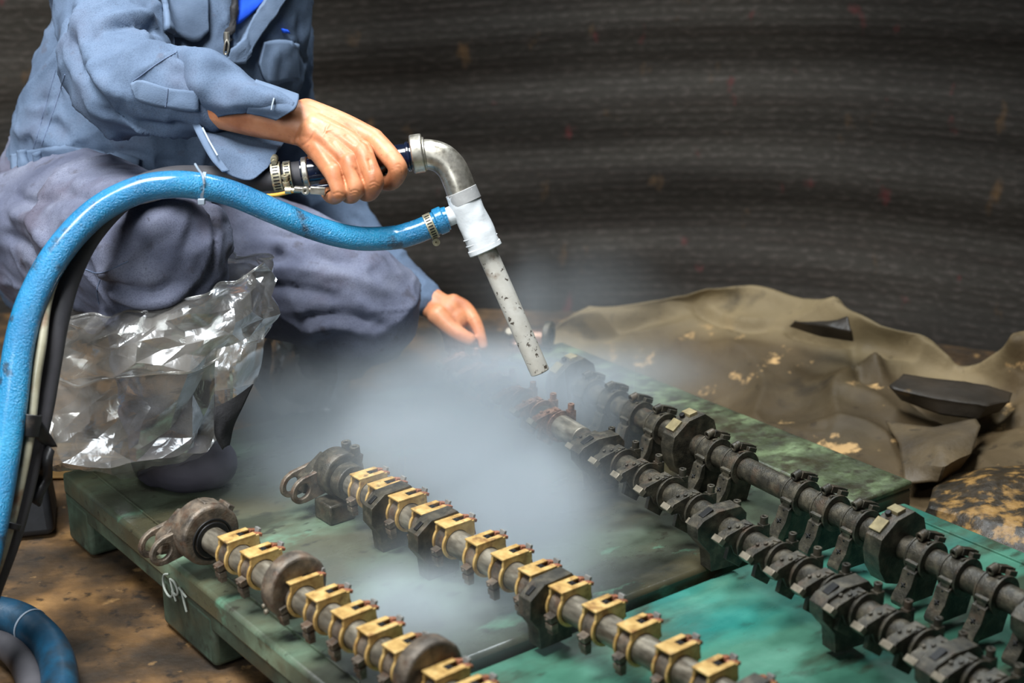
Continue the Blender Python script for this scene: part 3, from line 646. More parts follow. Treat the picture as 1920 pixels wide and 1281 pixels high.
mat('black_cloth', [(.3, (16, 16, 18)), (.7, (34, 33, 36))], 30, rough=(.7, .9), bump=.4, bscale=300)

worker = empty('person', G(330, 850, ZP)); tag(worker, 'worker in faded blue coveralls squatting on the pallet, holding the steam nozzle', 'person')
VD = (P(960, 640, 1)-CAM).normalized()

def limb(pts, seg=20, flat=1.0, n=None, up=None):
    path = [P(a, b_, c) for a, b_, c, r in pts]; rad = [q[3] for q in pts]
    return tube_data(path, rad, seg, n or len(pts)*4, 'round', flat, up)
torso = [(140, 450, 2.54, .150), (175, 350, 2.53, .150), (250, 225, 2.50, .188), (325, 100, 2.49, .205), (350, -20, 2.49, .212), (350, -120, 2.50, .165), (350, -170, 2.5, .09)]
tflat = [.85, .82, .72, .66, .64, .62, .8]
narm = [(215, -95, 2.40, .072), (200, 0, 2.31, .080), (215, 90, 2.20, .078), (242, 158, 2.13, .071), (312, 168, 2.10, .062), (372, 178, 2.085, .054)]
farm = [(470, -85, 2.62, .075), (515, 80, 2.68, .065), (530, 200, 2.74, .061), (562, 325, 2.79, .058), (645, 415, 2.75, .049), (722, 492, 2.71, .041), (797, 560, 2.68, .033)]
nleg = [(130, 440, 2.48, .142), (200, 448, 2.30, .122), (262, 462, 2.18, .107), (296, 480, 2.135, .101), (302, 560, 2.17, .086), (303, 680, 2.23, .070), (305, 800, 2.28, .058)]
fleg = [(230, 450, 2.60, .135), (400, 470, 2.60, .125), (560, 520, 2.56, .112), (650, 558, 2.51, .100), (688, 577, 2.50, .093), (635, 622, 2.58, .082), (575, 665, 2.67, .078), (548, 712, 2.74, .066)]
top_parts = [limb(torso, 32, tflat, None, -VD), limb(narm), limb(farm)]
leg_parts = [limb(nleg, 28), limb(fleg, 28), limb(torso[:2], 32, .85, None, -VD)]

def folds(me, bvm, L_):
    V = getv(me); Nn = getn(me); D = np.zeros(len(V))
    for pts, wd, h in L_:
        pl = []
        for q in pts:
            c_, n_ = cast(bvm, q[0], q[1])
            if c_ is not None: pl.append(c_)
        if len(pl) < 2: continue
        pl = [Vector(p) for p in catmull(pl, len(pl)*3)] if len(pl) > 2 else pl
        d, t = segdist(V, pl); env = np.clip(np.minimum(t, 1-t)*5+.25, 0, 1) if sum((pl[i+1]-pl[i]).length for i in range(len(pl)-1)) > .016 else np.ones(len(t))
        D += env*h*np.exp(-(d/wd)**2)
    V += Nn*D[:, None]; setv(me, V)
def cloth_noise(me, amp, s1, seed, an=(1, 1, 1)):
    V = getv(me); Nn = getn(me); D = np.empty(len(V))
    for i, v in enumerate(V):
        p = Vector((v[0]*an[0], v[1]*an[1], v[2]*an[2]))*s1+Vector((seed, 0, 0))
        q = p*.6; p = p+Vector((noise.noise(q+Vector((9, 2, 5))), noise.noise(q+Vector((31, 7, 1))), noise.noise(q+Vector((4, 17, 23)))))*.7
        a = 1-2*abs(noise.noise(p)); D[i] = amp*(a*a*a-.25)+amp*.35*noise.noise(p*2.7)
    V += Nn*D[:, None]; setv(me, V)

cj = remesh(top_parts, .0055, 6, 'coverall_top'); ct = remesh(leg_parts, .0055, 6, 'coverall_trousers')
cloth_noise(cj, .0120, 7, 3, (1, 1, .8)); cloth_noise(cj, .0035, 22, 13, (1, 1, .6)); cloth_noise(ct, .0085, 8, 9, (.6, .6, 1.3)); cloth_noise(ct, .0025, 24, 19, (.6, .6, 1.2))
bj = bvh(cj); bt = bvh(ct)
F_TOP = [([(165, 85), (185, 55), (225, 42), (280, 46), (302, 58)], .012, -.016), ([(170, 70), (200, 40), (240, 28), (290, 34)], .012, .010),
 ([(150, 110), (160, 150), (190, 190), (240, 222)], .010, -.010), ([(172, 110), (185, 150), (230, 178), (250, 185)], .010, .010), ([(250, 145), (300, 112), (345, 92)], .006, .006),
 ([(180, 200), (230, 228), (300, 240), (350, 236)], .009, -.010), ([(300, 70), (330, 92), (370, 110)], .012, -.008), ([(130, 20), (135, 80), (150, 140)], .010, -.012),
 ([(145, 10), (152, 60), (165, 100)], .012, .008), ([(120, 120), (95, 200), (70, 275)], .006, .006), ([(105, 110), (80, 190), (55, 260)], .010, -.007),
 ([(320, 130), (360, 140), (400, 150)], .010, -.007), ([(60, 220), (110, 240), (150, 280)], .010, -.007), ([(150, 260), (210, 250), (270, 270)], .010, .008), ([(180, 290), (250, 290), (340, 310)], .009, -.008),
 ([(450, 150), (500, 190), (560, 200)], .010, -.008), ([(560, 30), (570, 100), (580, 170)], .008, -.008), ([(450, 270), (500, 280), (560, 280)], .010, -.008),
 ([(660, 400), (690, 430), (700, 450)], .008, -.006), ([(735, 500), (760, 520)], .006, -.006), ([(400, 250), (430, 200), (480, 180)], .012, .009)]
F_LEG = [([(185, 522), (215, 505), (250, 470), (262, 430)], .010, .008), ([(190, 530), (225, 540), (280, 548), (330, 530)], .008, -.010), ([(195, 540), (230, 560), (290, 570), (350, 548)], .009, .009),
 ([(205, 565), (260, 590), (330, 590)], .008, -.009), ([(375, 375), (405, 410), (408, 460), (395, 510)], .007, -.010), ([(392, 385), (422, 420), (425, 470)], .008, .008), ([(350, 560), (385, 530), (405, 480)], .009, -.007),
 ([(160, 480), (175, 520), (200, 545)], .010, -.010), ([(240, 440), (300, 430), (350, 450)], .045, .010),
 ([(430, 490), (520, 480), (620, 485), (700, 510)], .010, -.011), ([(430, 470), (520, 458), (620, 462), (690, 480)], .010, .008), ([(430, 515), (540, 505), (650, 520), (730, 550)], .010, .008),
 ([(440, 540), (540, 540), (640, 560)], .010, -.009), ([(500, 440), (580, 445), (650, 455)], .008, -.008), ([(560, 600), (620, 590), (690, 600), (740, 620)], .010, -.010), ([(570, 625), (630, 612), (700, 628)], .008, .009),
 ([(580, 650), (640, 632), (700, 650)], .008, -.009), ([(660, 560), (700, 590), (720, 630)], .012, .006),
 ([(20, 360), (60, 380), (120, 370)], .010, -.010), ([(20, 400), (60, 420), (90, 470)], .012, .010), ([(5, 440), (50, 460), (70, 510)], .010, -.010), ([(110, 350), (160, 370), (230, 350)], .010, -.009)]
folds(cj, bj, F_TOP); folds(ct, bt, F_LEG)
finish(cj, 180); finish(ct, 180); bj = bvh(cj); bt = bvh(ct)
mkobj('coverall_top', cj, MT['cloth'], worker); mkobj('coverall_trousers', ct, MT['cloth_trouser'], worker)['label'] = 'grey-blue oil-stained trouser legs'

def patch(name, top, bot, m, bv=None, off=.004, nu=24, nv=10, parent=worker, th=.002):
    bv = bv or bj; A = catmull([t+(0,) for t in top], nu) if len(top) > 2 else np.array([[top[0][0]+(top[1][0]-top[0][0])*u, top[0][1]+(top[1][1]-top[0][1])*u, 0] for u in np.linspace(0, 1, nu)])
    B = catmull([t+(0,) for t in bot], nu) if len(bot) > 2 else np.array([[bot[0][0]+(bot[1][0]-bot[0][0])*u, bot[0][1]+(bot[1][1]-bot[0][1])*u, 0] for u in np.linspace(0, 1, nu)])
    vs = []; last = None
    for j in range(nv):
        for i in range(nu):
            q = A[i]+(B[i]-A[i])*j/(nv-1); p, n_ = cast(bv, q[0], q[1], off)
            if p is None: p = last if last is not None else P(q[0], q[1], 2.4)
            last = p; vs.append(p)
    Dp = np.array([(p-CAM).length for p in vs]).reshape(nv, nu)
    for _k in range(3):
        E_ = np.pad(Dp, 1, mode='edge'); Dp = np.minimum(Dp, (E_[:-2, 1:-1]+E_[2:, 1:-1]+E_[1:-1, :-2]+E_[1:-1, 2:]+Dp)/5+.0005)
    vs = [CAM+(p-CAM).normalized()*float(q_) for p, q_ in zip(vs, Dp.ravel())]
    fs = [(j*nu+i, (j+1)*nu+i, (j+1)*nu+i+1, j*nu+i+1) for j in range(nv-1) for i in range(nu-1)]
    o = mkobj(name, mesh(vs, fs, name, True, 180, recalc=False), m, parent)
    s = o.modifiers.new('solid', 'SOLIDIFY'); s.thickness = th+off; s.offset = 0
    return o
def stitch(pts, m='thread', r=.0007, bv=None, off=.0004, name='seam', parent=worker):
    pl = []
    for q in catmull([p+(0,) for p in pts], len(pts)*6):
        p, n_ = cast(bv or bj, q[0], q[1], off)
        if p is not None: pl.append(p)
    return tube(name, pl, r, MT[m], parent, 6)
C1 = lambda x, y: (x/2.98, y/2.98)
patch('chest_pocket', [(304, -30), (392, -30)], [(304, 58), (335, 70), (367, 80), (382, 70), (391, 60)], MT['cloth_patch'], off=.006)
stitch([(309, 0), (309, 54), (366, 73), (386, 56), (386, 0)], off=.009)
patch('pocket_flap', [(492, 78), (520, 74), (552, 80)], [(482, 118), (492, 146), (508, 156), (530, 150), (552, 150)], MT['cloth_patch'], off=.006)
patch('tshirt', [(436, -40), (520, -40)], [(436, 52), (438, 50), (470, 24), (505, -12)], MT['tshirt_blue'], off=.003)
patch('lapel', [(497, -10), (520, -20), (556, -40)], [(426, 112), (438, 116), (450, 118)], MT['cloth_patch'], off=.009, nu=12, nv=30, th=.003)
patch('zipper_tape', [(434, -30), (441, -30)], [(425, 96), (433, 96)], MT['black_cloth'], off=.007, nu=4, nv=24)
for k in range(14):
    p, n_ = cast(bj, 437-k*.55, -10+k*7.2, .012)
zp, _ = cast(bj, 434, 68, .012); zq, _ = cast(bj, 430, 100, .014)
z = MB(); z.cyl(zp+Vector((0, 0, .006)), zp-Vector((0, 0, .008)), .0045, 12); o = z.build('zipper_slider', MT['chrome'], worker, local=False)
tube('zipper_pull', [zp+Vector((0, -.003, -.004)), zp+Vector((.003, -.004, -.012)), zq+Vector((.002, 0, 0)), zq+Vector((-.003, 0, 0)), zp+Vector((-.003, -.004, -.012)), zp+Vector((0, -.003, -.005))], .0014, MT['chrome'], worker, 8, 24)
patch('sleeve_placket', [(249, 158), (262, 150), (318, 165), (372, 172)], [(253, 180), (262, 188), (312, 200), (372, 208)], MT['cloth_patch'], off=.003, nv=8)
stitch([(250, 152), (300, 116), (345, 92), (372, 92)]); stitch([(318, 166), (314, 200)], off=.006)
stitch([(105, 130), (85, 200), (60, 290)], 'thread', .0007); stitch([(122, 140), (100, 210), (78, 272)], 'thread', .0009)
patch('waistband', [(28, 292), (80, 276), (140, 274), (210, 285), (262, 300)], [(30, 330), (80, 326), (140, 326), (205, 338), (250, 356)], MT['cloth_patch'], off=.006, nu=40)
patch('belt_loop', [(52, 282), (62, 280)], [(54, 332), (65, 330)], MT['cloth_patch'], off=.014, nu=4); patch('belt_loop', [(78, 278), (86, 278)], [(80, 330), (89, 330)], MT['cloth_patch'], off=.014, nu=4)
for (x, y, s_) in ((530, 58, 5), (545, 91, 3)):
    patch('blue_emblem', [(x-s_, y-s_), (x+s_*.6, y-s_*.6)], [(x-s_*.4, y+s_*.6), (x+s_*1.6, y+s_)], MT['tshirt_blue'], off=.005, nu=4, nv=3)
stitch([(188, 524), (182, 545), (186, 570)], bv=bt); stitch([(160, 505), (190, 512), (240, 490)], bv=bt)

# open shirt cuff: a half shell over the forearm, and the loose tail hanging below
Rw = [[(335, 210, 2.075), (362, 213, 2.045), (400, 217, 2.03), (452, 214, 2.02), (470, 212, 2.015), (515, 224, 2.00)],
      [(335, 185, 2.05), (362, 186, 2.022), (400, 186, 2.012), (455, 196, 2.005), (480, 198, 2.0), (545, 206, 1.985)],
      [(335, 140, 2.05), (362, 140, 2.022), (402, 138, 2.015), (455, 160, 2.01), (485, 172, 2.0), (556, 187, 1.995)],
      [(335, 98, 2.08), (362, 94, 2.062), (404, 98, 2.055), (450, 128, 2.045), (482, 152, 2.035), (558, 178, 2.025)],
      [(335, 112, 2.13), (362, 106, 2.13), (405, 108, 2.12), (450, 134, 2.10), (482, 158, 2.09), (556, 184, 2.07)]]
def wob(A, a=.004, s_=14, seed=2):
    out = A.copy()
    for j in range(A.shape[0]):
        for i in range(A.shape[1]): out[j, i] += np.array(VD)*a*noise.noise(Vector(A[j, i])*s_+Vector((seed, 0, 0)))*2
    return out
sheet('sleeve_shell', [[P(*q) for q in r_] for r_ in Rw], 60, 40, MT['cloth'], worker, .0016, lambda A: wob(wob(A, .013, 13, 6), .006, 26, 4))
cg = [[(462, 213, 2.012), (492, 219, 2.004), (517, 226, 1.996)], [(466, 198, 1.998), (505, 202, 1.988), (549, 206, 1.979)], [(474, 168, 1.999), (515, 174, 1.992), (559, 186, 1.988)],
      [(480, 149, 2.033), (520, 162, 2.026), (560, 176, 2.018)], [(480, 156, 2.09), (520, 168, 2.08), (558, 182, 2.07)]]
sheet('cuff', [[P(*q) for q in r_] for r_ in cg], 30, 30, MT['cloth_patch'], worker, .003, lambda A: wob(A, .002, 20))
tube('buttonhole', [P(514, 184, 1.981), P(511, 195, 1.979), P(509, 206, 1.981)], .0011, MT['thread_pale'], worker, 6)
tg = [[(340, 214, 2.12), (385, 228, 2.10), (450, 250, 2.09), (535, 262, 2.09)], [(358, 228, 2.085), (400, 250, 2.075), (455, 268, 2.07), (530, 272, 2.08)],
      [(372, 256, 2.05), (410, 278, 2.04), (460, 292, 2.045), (522, 284, 2.06)], [(396, 299, 2.02), (425, 310, 2.022), (466, 315, 2.03), (514, 300, 2.045)], [(412, 318, 2.012), (440, 333, 2.012), (470, 337, 2.018), (502, 316, 2.035)]]
sheet('cuff_tail', [[P(*q) for q in r_] for r_ in tg], 50, 36, MT['cloth'], worker, .002, lambda A: wob(A, .006, 18, 5))
sheet('cuff_tail_edge', [[P(a, b_, c_) for a, b_, c_ in ((352, 214, 2.075), (370, 254, 2.042), (394, 297, 2.012), (416, 322, 2.002))], [P(a, b_, c_) for a, b_, c_ in ((362, 214, 2.07), (388, 254, 2.036), (412, 296, 2.008), (430, 320, 2.002))]], 24, 4, MT['cloth_patch'], worker, .002)
tube('stitching', [P(380, 240, 2.040), P(392, 264, 2.022), P(408, 292, 2.000)], .0012, MT['thread_pale'], worker, 6)

# body: skin, one mesh (hidden trunk and limbs, bare right forearm and both hands)
def sk(L_, k): return [(a, b_, c, r*k) for a, b_, c, r in L_]
hid = [limb(sk(torso, .86), 24, tflat, None, -VD), limb(sk(narm, .62)), limb(sk(farm, .66)), limb(sk(nleg, .78)), limb(sk(fleg, .78)),
       limb([(350, -150, 2.5, .062), (362, -235, 2.47, .056), (372, -290, 2.44, .06)]), limb([(375, -395, 2.43, .098), (378, -340, 2.41, .090), (392, -300, 2.39, .062)], 24),
       limb([(378, -330, 2.325, .012), (380, -312, 2.305, .015)]), limb([(330, -300, 2.46, .02), (400, -285, 2.33, .022)]),
       limb([(262, -345, 2.44, .012), (264, -318, 2.44, .01)]), limb([(492, -345, 2.43, .012), (490, -318, 2.43, .01)])]
me_h = remesh(hid, .008, 3, 'body')
arm = [limb([(250, 150, 2.17, .036), (320, 168, 2.14, .036), (362, 182, 2.108, .036), (402, 192, 2.078, .0345), (480, 212, 2.055, .0325), (540, 226, 2.045, .0305), (580, 238, 2.04, .029)], 28, [1, 1, 1, .95, .9, .85, .85], None, -VD)]
hand = [limb([(560, 228, 2.045, .0290), (600, 246, 2.04, .0300), (640, 268, 2.037, .0295), (662, 284, 2.035, .024)], 28, .72, None, -VD),
        limb([(575, 212, 2.05, .020), (640, 236, 2.045, .0185), (700, 262, 2.035, .0155)], 20), limb([(590, 235, 2.03, .018), (640, 260, 2.02, .0165), (676, 284, 2.013, .0150)], 20),
        limb([(585, 248, 2.025, .018), (625, 276, 2.015, .0160), (654, 303, 2.008, .0140)], 20), limb([(580, 256, 2.03, .019), (604, 288, 2.018, .0165), (625, 322, 2.007, .0140)], 20),
        limb([(610, 275, 2.06, .022), (600, 300, 2.05, .018)], 20)]
def finger(L_): return limb(L_, 20, 1, len(L_)*5)
fin = [finger([(700, 262, 2.035, .0150), (722, 284, 2.022, .0142), (741, 306, 2.012, .0132), (746, 320, 2.014, .0132), (738, 338, 2.030, .0118), (726, 343, 2.046, .0112), (712, 338, 2.062, .0105)]),
       finger([(678, 284, 2.012, .0148), (690, 310, 2.000, .0132), (701, 336, 1.996, .0132), (701, 346, 2.000, .0130), (692, 362, 2.020, .0115), (680, 360, 2.042, .011), (670, 350, 2.058, .0105)]),
       finger([(654, 303, 2.006, .0138), (661, 326, 1.998, .0112), (667, 350, 1.996, .0116), (666, 359, 2.002, .0114), (658, 368, 2.020, .0105), (648, 364, 2.042, .010), (640, 352, 2.058, .0095)]),
       finger([(625, 322, 2.005, .0138), (631, 342, 2.000, .0112), (636, 358, 2.000, .0112), (634, 364, 2.005, .0108), (626, 370, 2.022, .0100), (616, 365, 2.042, .0095), (610, 353, 2.056, .009)]),
       finger([(600, 236, 2.065, .018), (650, 262, 2.085, .0165), (690, 280, 2.092, .0140), (728, 290, 2.086, .0125), (748, 298, 2.078, .0105)])]
me_a = remesh(arm+hand+fin, .0013, 14, 'body')
bh = bvh(me_a)
F_H = [([(590, 218), (640, 240), (690, 256)], .0055, .0007), ([(600, 236), (640, 260), (668, 276)], .005, .0010), ([(595, 250), (625, 278), (646, 296)], .005, .0012), ([(586, 262), (604, 290), (618, 310)], .0045, .0010),
 ([(699, 262), (702, 260), (705, 262)], .0130, .0018), ([(673, 283), (676, 281), (679, 284)], .0115, .0022), ([(650, 303), (653, 301), (656, 304)], .0105, .0020), ([(622, 322), (625, 320), (628, 323)], .0105, .0020),
 ([(690, 296), (694, 308), (696, 322)], .0028, -.0020), ([(664, 316), (672, 322), (681, 340)], .0024, -.0016), ([(640, 326), (645, 334), (650, 350)], .0022, -.0014),
 ([(566, 274), (580, 264), (592, 246)], .0018, -.0012), ([(556, 272), (570, 254)], .0018, -.0010), ([(620, 262), (636, 284), (644, 296)], .003, -.0012), ([(645, 252), (668, 272)], .003, -.0009),
 ([(676, 262), (690, 274), (694, 286)], .0035, -.0016), ([(620, 230), (610, 250), (628, 262)], .0014, .0008), ([(604, 262), (614, 246), (648, 242)], .0013, .0008), ([(640, 230), (668, 250)], .0014, .0006),
 ([(736, 314), (749, 308), (755, 318)], .0012, -.0006), ([(733, 320), (746, 314), (755, 326)], .0011, -.0006), ([(692, 345), (702, 341), (712, 347)], .0012, -.0008), ([(692, 351), (702, 347), (711, 353)], .0011, -.0007),
 ([(657, 360), (666, 357), (675, 361)], .0012, -.0008), ([(625, 364), (634, 361), (643, 364)], .0011, -.0007), ([(657, 365), (666, 362), (674, 366)], .0011, -.0006),
 ([(430, 235), (480, 248), (540, 262)], .008, .0016), ([(545, 262), (554, 266), (562, 262)], .007, .003)]
folds(me_a, bh, F_H)
fh = [limb([(775, 540, 2.69, .030), (812, 570, 2.675, .027), (838, 588, 2.665, .030), (852, 598, 2.66, .026)], 24, .8, None, -VD),
      limb([(822, 592, 2.65, .020), (845, 615, 2.64, .0155), (866, 630, 2.635, .0135), (880, 637, 2.635, .0125)]),
      limb([(850, 570, 2.67, .018), (874, 580, 2.665, .0135), (892, 606, 2.655, .0115), (901, 630, 2.65, .0100), (906, 648, 2.65, .0090)]),
      limb([(850, 585, 2.69, .018), (872, 600, 2.70, .0135), (884, 622, 2.69, .0115), (886, 642, 2.68, .0100)]),
      limb([(842, 596, 2.70, .017), (856, 618, 2.72, .0125), (862, 640, 2.71, .0110), (862, 655, 2.70, .0095)]),
      limb([(832, 600, 2.70, .016), (838, 622, 2.72, .0115), (842, 640, 2.71, .0100), (842, 654, 2.70, .0085)])]
me_f = remesh(fh, .0022, 4, 'body')
bm = bmesh.new()
for q in (me_h, me_a, me_f): bm.from_mesh(q)
me_b = bpy.data.meshes.new('body'); bm.to_mesh(me_b); bm.free(); finish(me_b, 180)
mkobj('body', me_b, MT['skin'], worker)
hr = remesh([limb([(377, -425, 2.435, .098), (377, -395, 2.45, .104), (374, -350, 2.475, .088)], 24)], .006, 2, 'hair'); mkobj('hair', hr, MT['hair'], worker)
# boots under the bags
bt1 = remesh([limb([(300, 850, 2.27, .045), (345, 868, 2.25, .046), (395, 868, 2.25, .040)], 20), limb([(300, 800, 2.27, .05), (302, 860, 2.27, .045)])], .004, 4, 'boot'); mkobj('boot', bt1, MT['boot_rubber'], worker)
bt2 = remesh([limb([(545, 735, 2.74, .042), (580, 748, 2.72, .042), (612, 755, 2.71, .036)], 20), limb([(552, 700, 2.74, .045), (556, 745, 2.74, .042)])], .005, 4, 'boot'); mkobj('boot', bt2, MT['boot_rubber'], worker)

# ------------------------------------------------------------------ clear plastic bags around the feet
m = bpy.data.materials.new('clear_plastic'); m.use_nodes = True; nt = m.node_tree; N = nt.nodes; L = nt.links; N.remove(N['Principled BSDF'])
out = N['Material Output']; tr = N.new('ShaderNodeBsdfTransparent'); tr.inputs[0].default_value = (.93, .93, .90, 1)
gl = N.new('ShaderNodeBsdfGlossy'); gl.inputs['Roughness'].default_value = .17; gl.inputs[0].default_value = (.95, .97, 1, 1)
df = N.new('ShaderNodeBsdfDiffuse'); df.inputs[0].default_value = lin((190, 184, 176)); m1 = N.new('ShaderNodeMixShader'); m2 = N.new('ShaderNodeMixShader')
lw = N.new('ShaderNodeLayerWeight'); lw.inputs[0].default_value = .35; mr = N.new('ShaderNodeMapRange'); mr.inputs[3].default_value = .14; mr.inputs[4].default_value = .85; L.new(lw.outputs['Facing'], mr.inputs[0])
tc = N.new('ShaderNodeTexCoord'); nz = N.new('ShaderNodeTexNoise'); nz.inputs['Scale'].default_value = 9; nz.inputs['Detail'].default_value = 8; L.new(tc.outputs['Object'], nz.inputs[0])
m3 = N.new('ShaderNodeMapRange'); m3.inputs[1].default_value = .4; m3.inputs[2].default_value = .72; m3.inputs[3].default_value = .10; m3.inputs[4].default_value = .40; L.new(nz.outputs[0], m3.inputs[0])
L.new(m3.outputs[0], m1.inputs[0]); L.new(tr.outputs[0], m1.inputs[1]); L.new(df.outputs[0], m1.inputs[2])
L.new(mr.outputs[0], m2.inputs[0]); L.new(m1.outputs[0], m2.inputs[1]); L.new(gl.outputs[0], m2.inputs[2]); L.new(m2.outputs[0], out.inputs[0])
nb = N.new('ShaderNodeTexNoise'); nb.inputs['Scale'].default_value = 22; nb.inputs['Detail'].default_value = 3; nb.inputs['Distortion'].default_value = 1.2; L.new(tc.outputs['Object'], nb.inputs[0])
bp = N.new('ShaderNodeBump'); bp.inputs['Strength'].default_value = .3; bp.inputs['Distance'].default_value = .006; L.new(nb.outputs[0], bp.inputs['Height'])
for s_ in (gl, df): L.new(bp.outputs[0], s_.inputs['Normal'])
MT['plastic'] = m
def bagmesh(rings, nseg, nlev, jit, seed, pleat=.05, close=True):
    """rings: (centre, half width, half depth, slope of z over x, twist); coarse jittered rings, then folded facets"""
    rnd = random.Random(seed); D = catmull([tuple(c)+(a, b_, sl) for c, a, b_, sl in rings], nlev); V = []
    for j, q in enumerate(D):
        for i in range(nseg):
            t = 2*math.pi*i/nseg; rr = 1+pleat*(math.sin(t*5+j*.9+seed)+.8*math.sin(t*9-j*1.3))+rnd.uniform(-1, 1)*jit
            x = math.cos(t)*q[3]*rr; y = math.sin(t)*q[4]*rr
            V.append(Vector((q[0]+x, q[1]+y, q[2]+q[5]*x+rnd.uniform(-1, 1)*jit*.12)))
    Fs = []
    for j in range(nlev-1):
        for i in range(nseg):
            a, b_, c_, d = j*nseg+i, j*nseg+(i+1) % nseg, (j+1)*nseg+(i+1) % nseg, (j+1)*nseg+i
            if rnd.random() < .5: Fs += [(a, b_, c_), (a, c_, d)]
            else: Fs += [(a, b_, d), (b_, c_, d)]
    if close:
        V.append(sum((V[i] for i in range(nseg)), Vector())/nseg); k = len(V)-1
        Fs += [(i, k, (i+1) % nseg) for i in range(nseg)]
    return V, Fs
def bag(name, rings, nseg, nlev, jit, seed, parent, pleat=.05, close=True):
    V, Fs = bagmesh(rings, nseg, nlev, jit, seed, pleat, close)
    me = bpy.data.meshes.new(name); me.from_pydata([tuple(v) for v in V], [], Fs); me.update()
    bm = bmesh.new(); bm.from_mesh(me); bmesh.ops.subdivide_edges(bm, edges=bm.edges, cuts=2, use_grid_fill=True, smooth=.35)
    for v in bm.verts:
        d = noise.voronoi(v.co*13+Vector((seed, 0, 0)))[0]; v.co += v.normal*.012*((d[1]-d[0])-.25)
        v.co.z = max(v.co.z, ZP+.002)
    bm.to_mesh(me); bm.free(); finish(me, 18); return mkobj(name, me, MT['plastic'], parent)
def R_(px, py, d, a, b_, sl=0): return (P(px, py, d), a, b_, sl)
g0 = G(245, 858, ZP+.004)
be = empty('plastic_bag', G(245, 850, ZP)); tag(be, 'crumpled clear plastic bag wrapped over the raised near leg and foot', 'bag')
bag('bag_body', [(g0, .085, .05, 0), (P(238, 838, 2.20), .135, .085, .1), (P(240, 780, 2.20), .138, .10, 0), (P(262, 710, 2.19), .146, .105, 0), (P(290, 640, 2.18), .150, .115, .1), (P(305, 590, 2.18), .148, .125, .12), (P(312, 548, 2.18), .140, .125, .22)], 24, 11, .06, 3, be, .055)
o = bag('folded_rim', [(P(300, 655, 2.18), .158, .128, .17), (P(302, 610, 2.18), .164, .140, .17), (P(310, 558, 2.18), .160, .142, .20), (P(308, 530, 2.19), .146, .128, .22)], 32, 7, .06, 8, be, .045, False)
rb = bpy.data.objects['folded_rim'].data; n32 = None
hem = bagmesh([(P(300, 655, 2.18), .158, .128, .17), (P(302, 610, 2.18), .164, .140, .17), (P(310, 558, 2.18), .160, .142, .20), (P(308, 530, 2.19), .146, .128, .22)], 32, 7, .06, 8, .045, False)[0]
hp = hem[:32]; hq = hem[-32:]
tube('hem', [Vector(p) for p in hp]+[Vector(hp[0])], .0022, MT['plastic'], be, 8, 130)
tube('hem', [Vector(p) for p in hq]+[Vector(hq[0])], .0018, MT['plastic'], be, 8, 130)
o = sheet('bag_corner', [[P(405, 655, 2.05), P(450, 640, 2.06), P(495, 610, 2.09)], [P(400, 700, 2.05), P(440, 690, 2.04), P(490, 660, 2.08)], [P(400, 765, 2.07), P(440, 745, 2.07), P(478, 715, 2.09)]], 16, 16, MT['plastic'], be, 0, lambda A: wob(A, .02, 16, 7), ang=18)
o = sheet('black_rag', [[P(402, 735, 2.12), P(440, 728, 2.12), P(474, 720, 2.13)], [P(402, 775, 2.11), P(428, 770, 2.12), P(456, 760, 2.13)], [P(404, 815, 2.12), P(415, 812, 2.115), P(436, 800, 2.13)], [P(417, 843, 2.125), P(421, 838, 2.12), P(427, 835, 2.125)]], 18, 22, MT['black_cloth'], None, .002, lambda A: wob(A, .006, 22, 7))
tag(o, 'black rag end sticking out below the plastic bag', 'rag')
b2_ = empty('plastic_bag', G(565, 770, ZP)); tag(b2_, 'blurred clear plastic bag around the rear foot behind the steam', 'bag')
bag('bag_body', [(G(568, 765, ZP+.004), .05, .04, 0), (P(572, 750, 2.66), .062, .055, .0), (P(580, 700, 2.64), .064, .06, 0), (P(575, 650, 2.60), .058, .06, .1), (P(560, 610, 2.58), .052, .055, .1)], 22, 10, .08, 5, b2_)
# ------------------------------------------------------------------ steam lance and hoses
mat('hose_blue', [(.3, (4, 96, 144)), (.5, (8, 124, 174)), (.7, (20, 144, 190))], 9, 6, rough=(.16, .42), bump=1.0, bscale=420, bdist=.003, spec=.7, coat=.5,
    stain=[(26, .6, .68, (30, 50, 66), .85), (120, .68, .74, (150, 190, 205), .5)], rand=False)  # pale specks paint wet sparkle into the hose colour
mat('hose_grey', [(.3, (44, 44, 48)), (.7, (78, 76, 80))], 9, rough=(.5, .7), bump=.3, bscale=200, bdist=.0006, rand=False)
mat('hose_blue_dark', [(.3, (10, 36, 52)), (.6, (20, 66, 92)), (.8, (36, 90, 116))], 12, rough=(.35, .6), bump=.5, bscale=120, bdist=.001, stain=[(14, .5, .65, (22, 22, 20), .8)], rand=False)
mat('tube_beige', [(.3, (122, 116, 94)), (.6, (168, 164, 142)), (.8, (190, 188, 170))], 14, rough=(.25, .5), bump=.3, stain=[(18, .54, .66, (110, 66, 36), .85)], rand=False)
mat('cable_yellow', [(.3, (190, 128, 30)), (.7, (222, 160, 60))], 20, rough=(.4, .6), bump=0)
mat('cable_tie', [(.3, (110, 124, 138)), (.7, (150, 162, 174))], 20, rough=(.3, .5), bump=0)
mat('tape_white', [(.3, (190, 194, 196)), (.5, (216, 220, 222)), (.7, (232, 234, 236))], 14, 6, rough=(.5, .75), bump=.6, bscale=60, bdist=.0015, stain=[(30, .66, .74, (110, 104, 96), .5)], rand=False)
mat('tape_grey', [(.3, (140, 140, 140)), (.7, (186, 186, 184))], 20, rough=(.4, .6), bump=.3, rand=False)
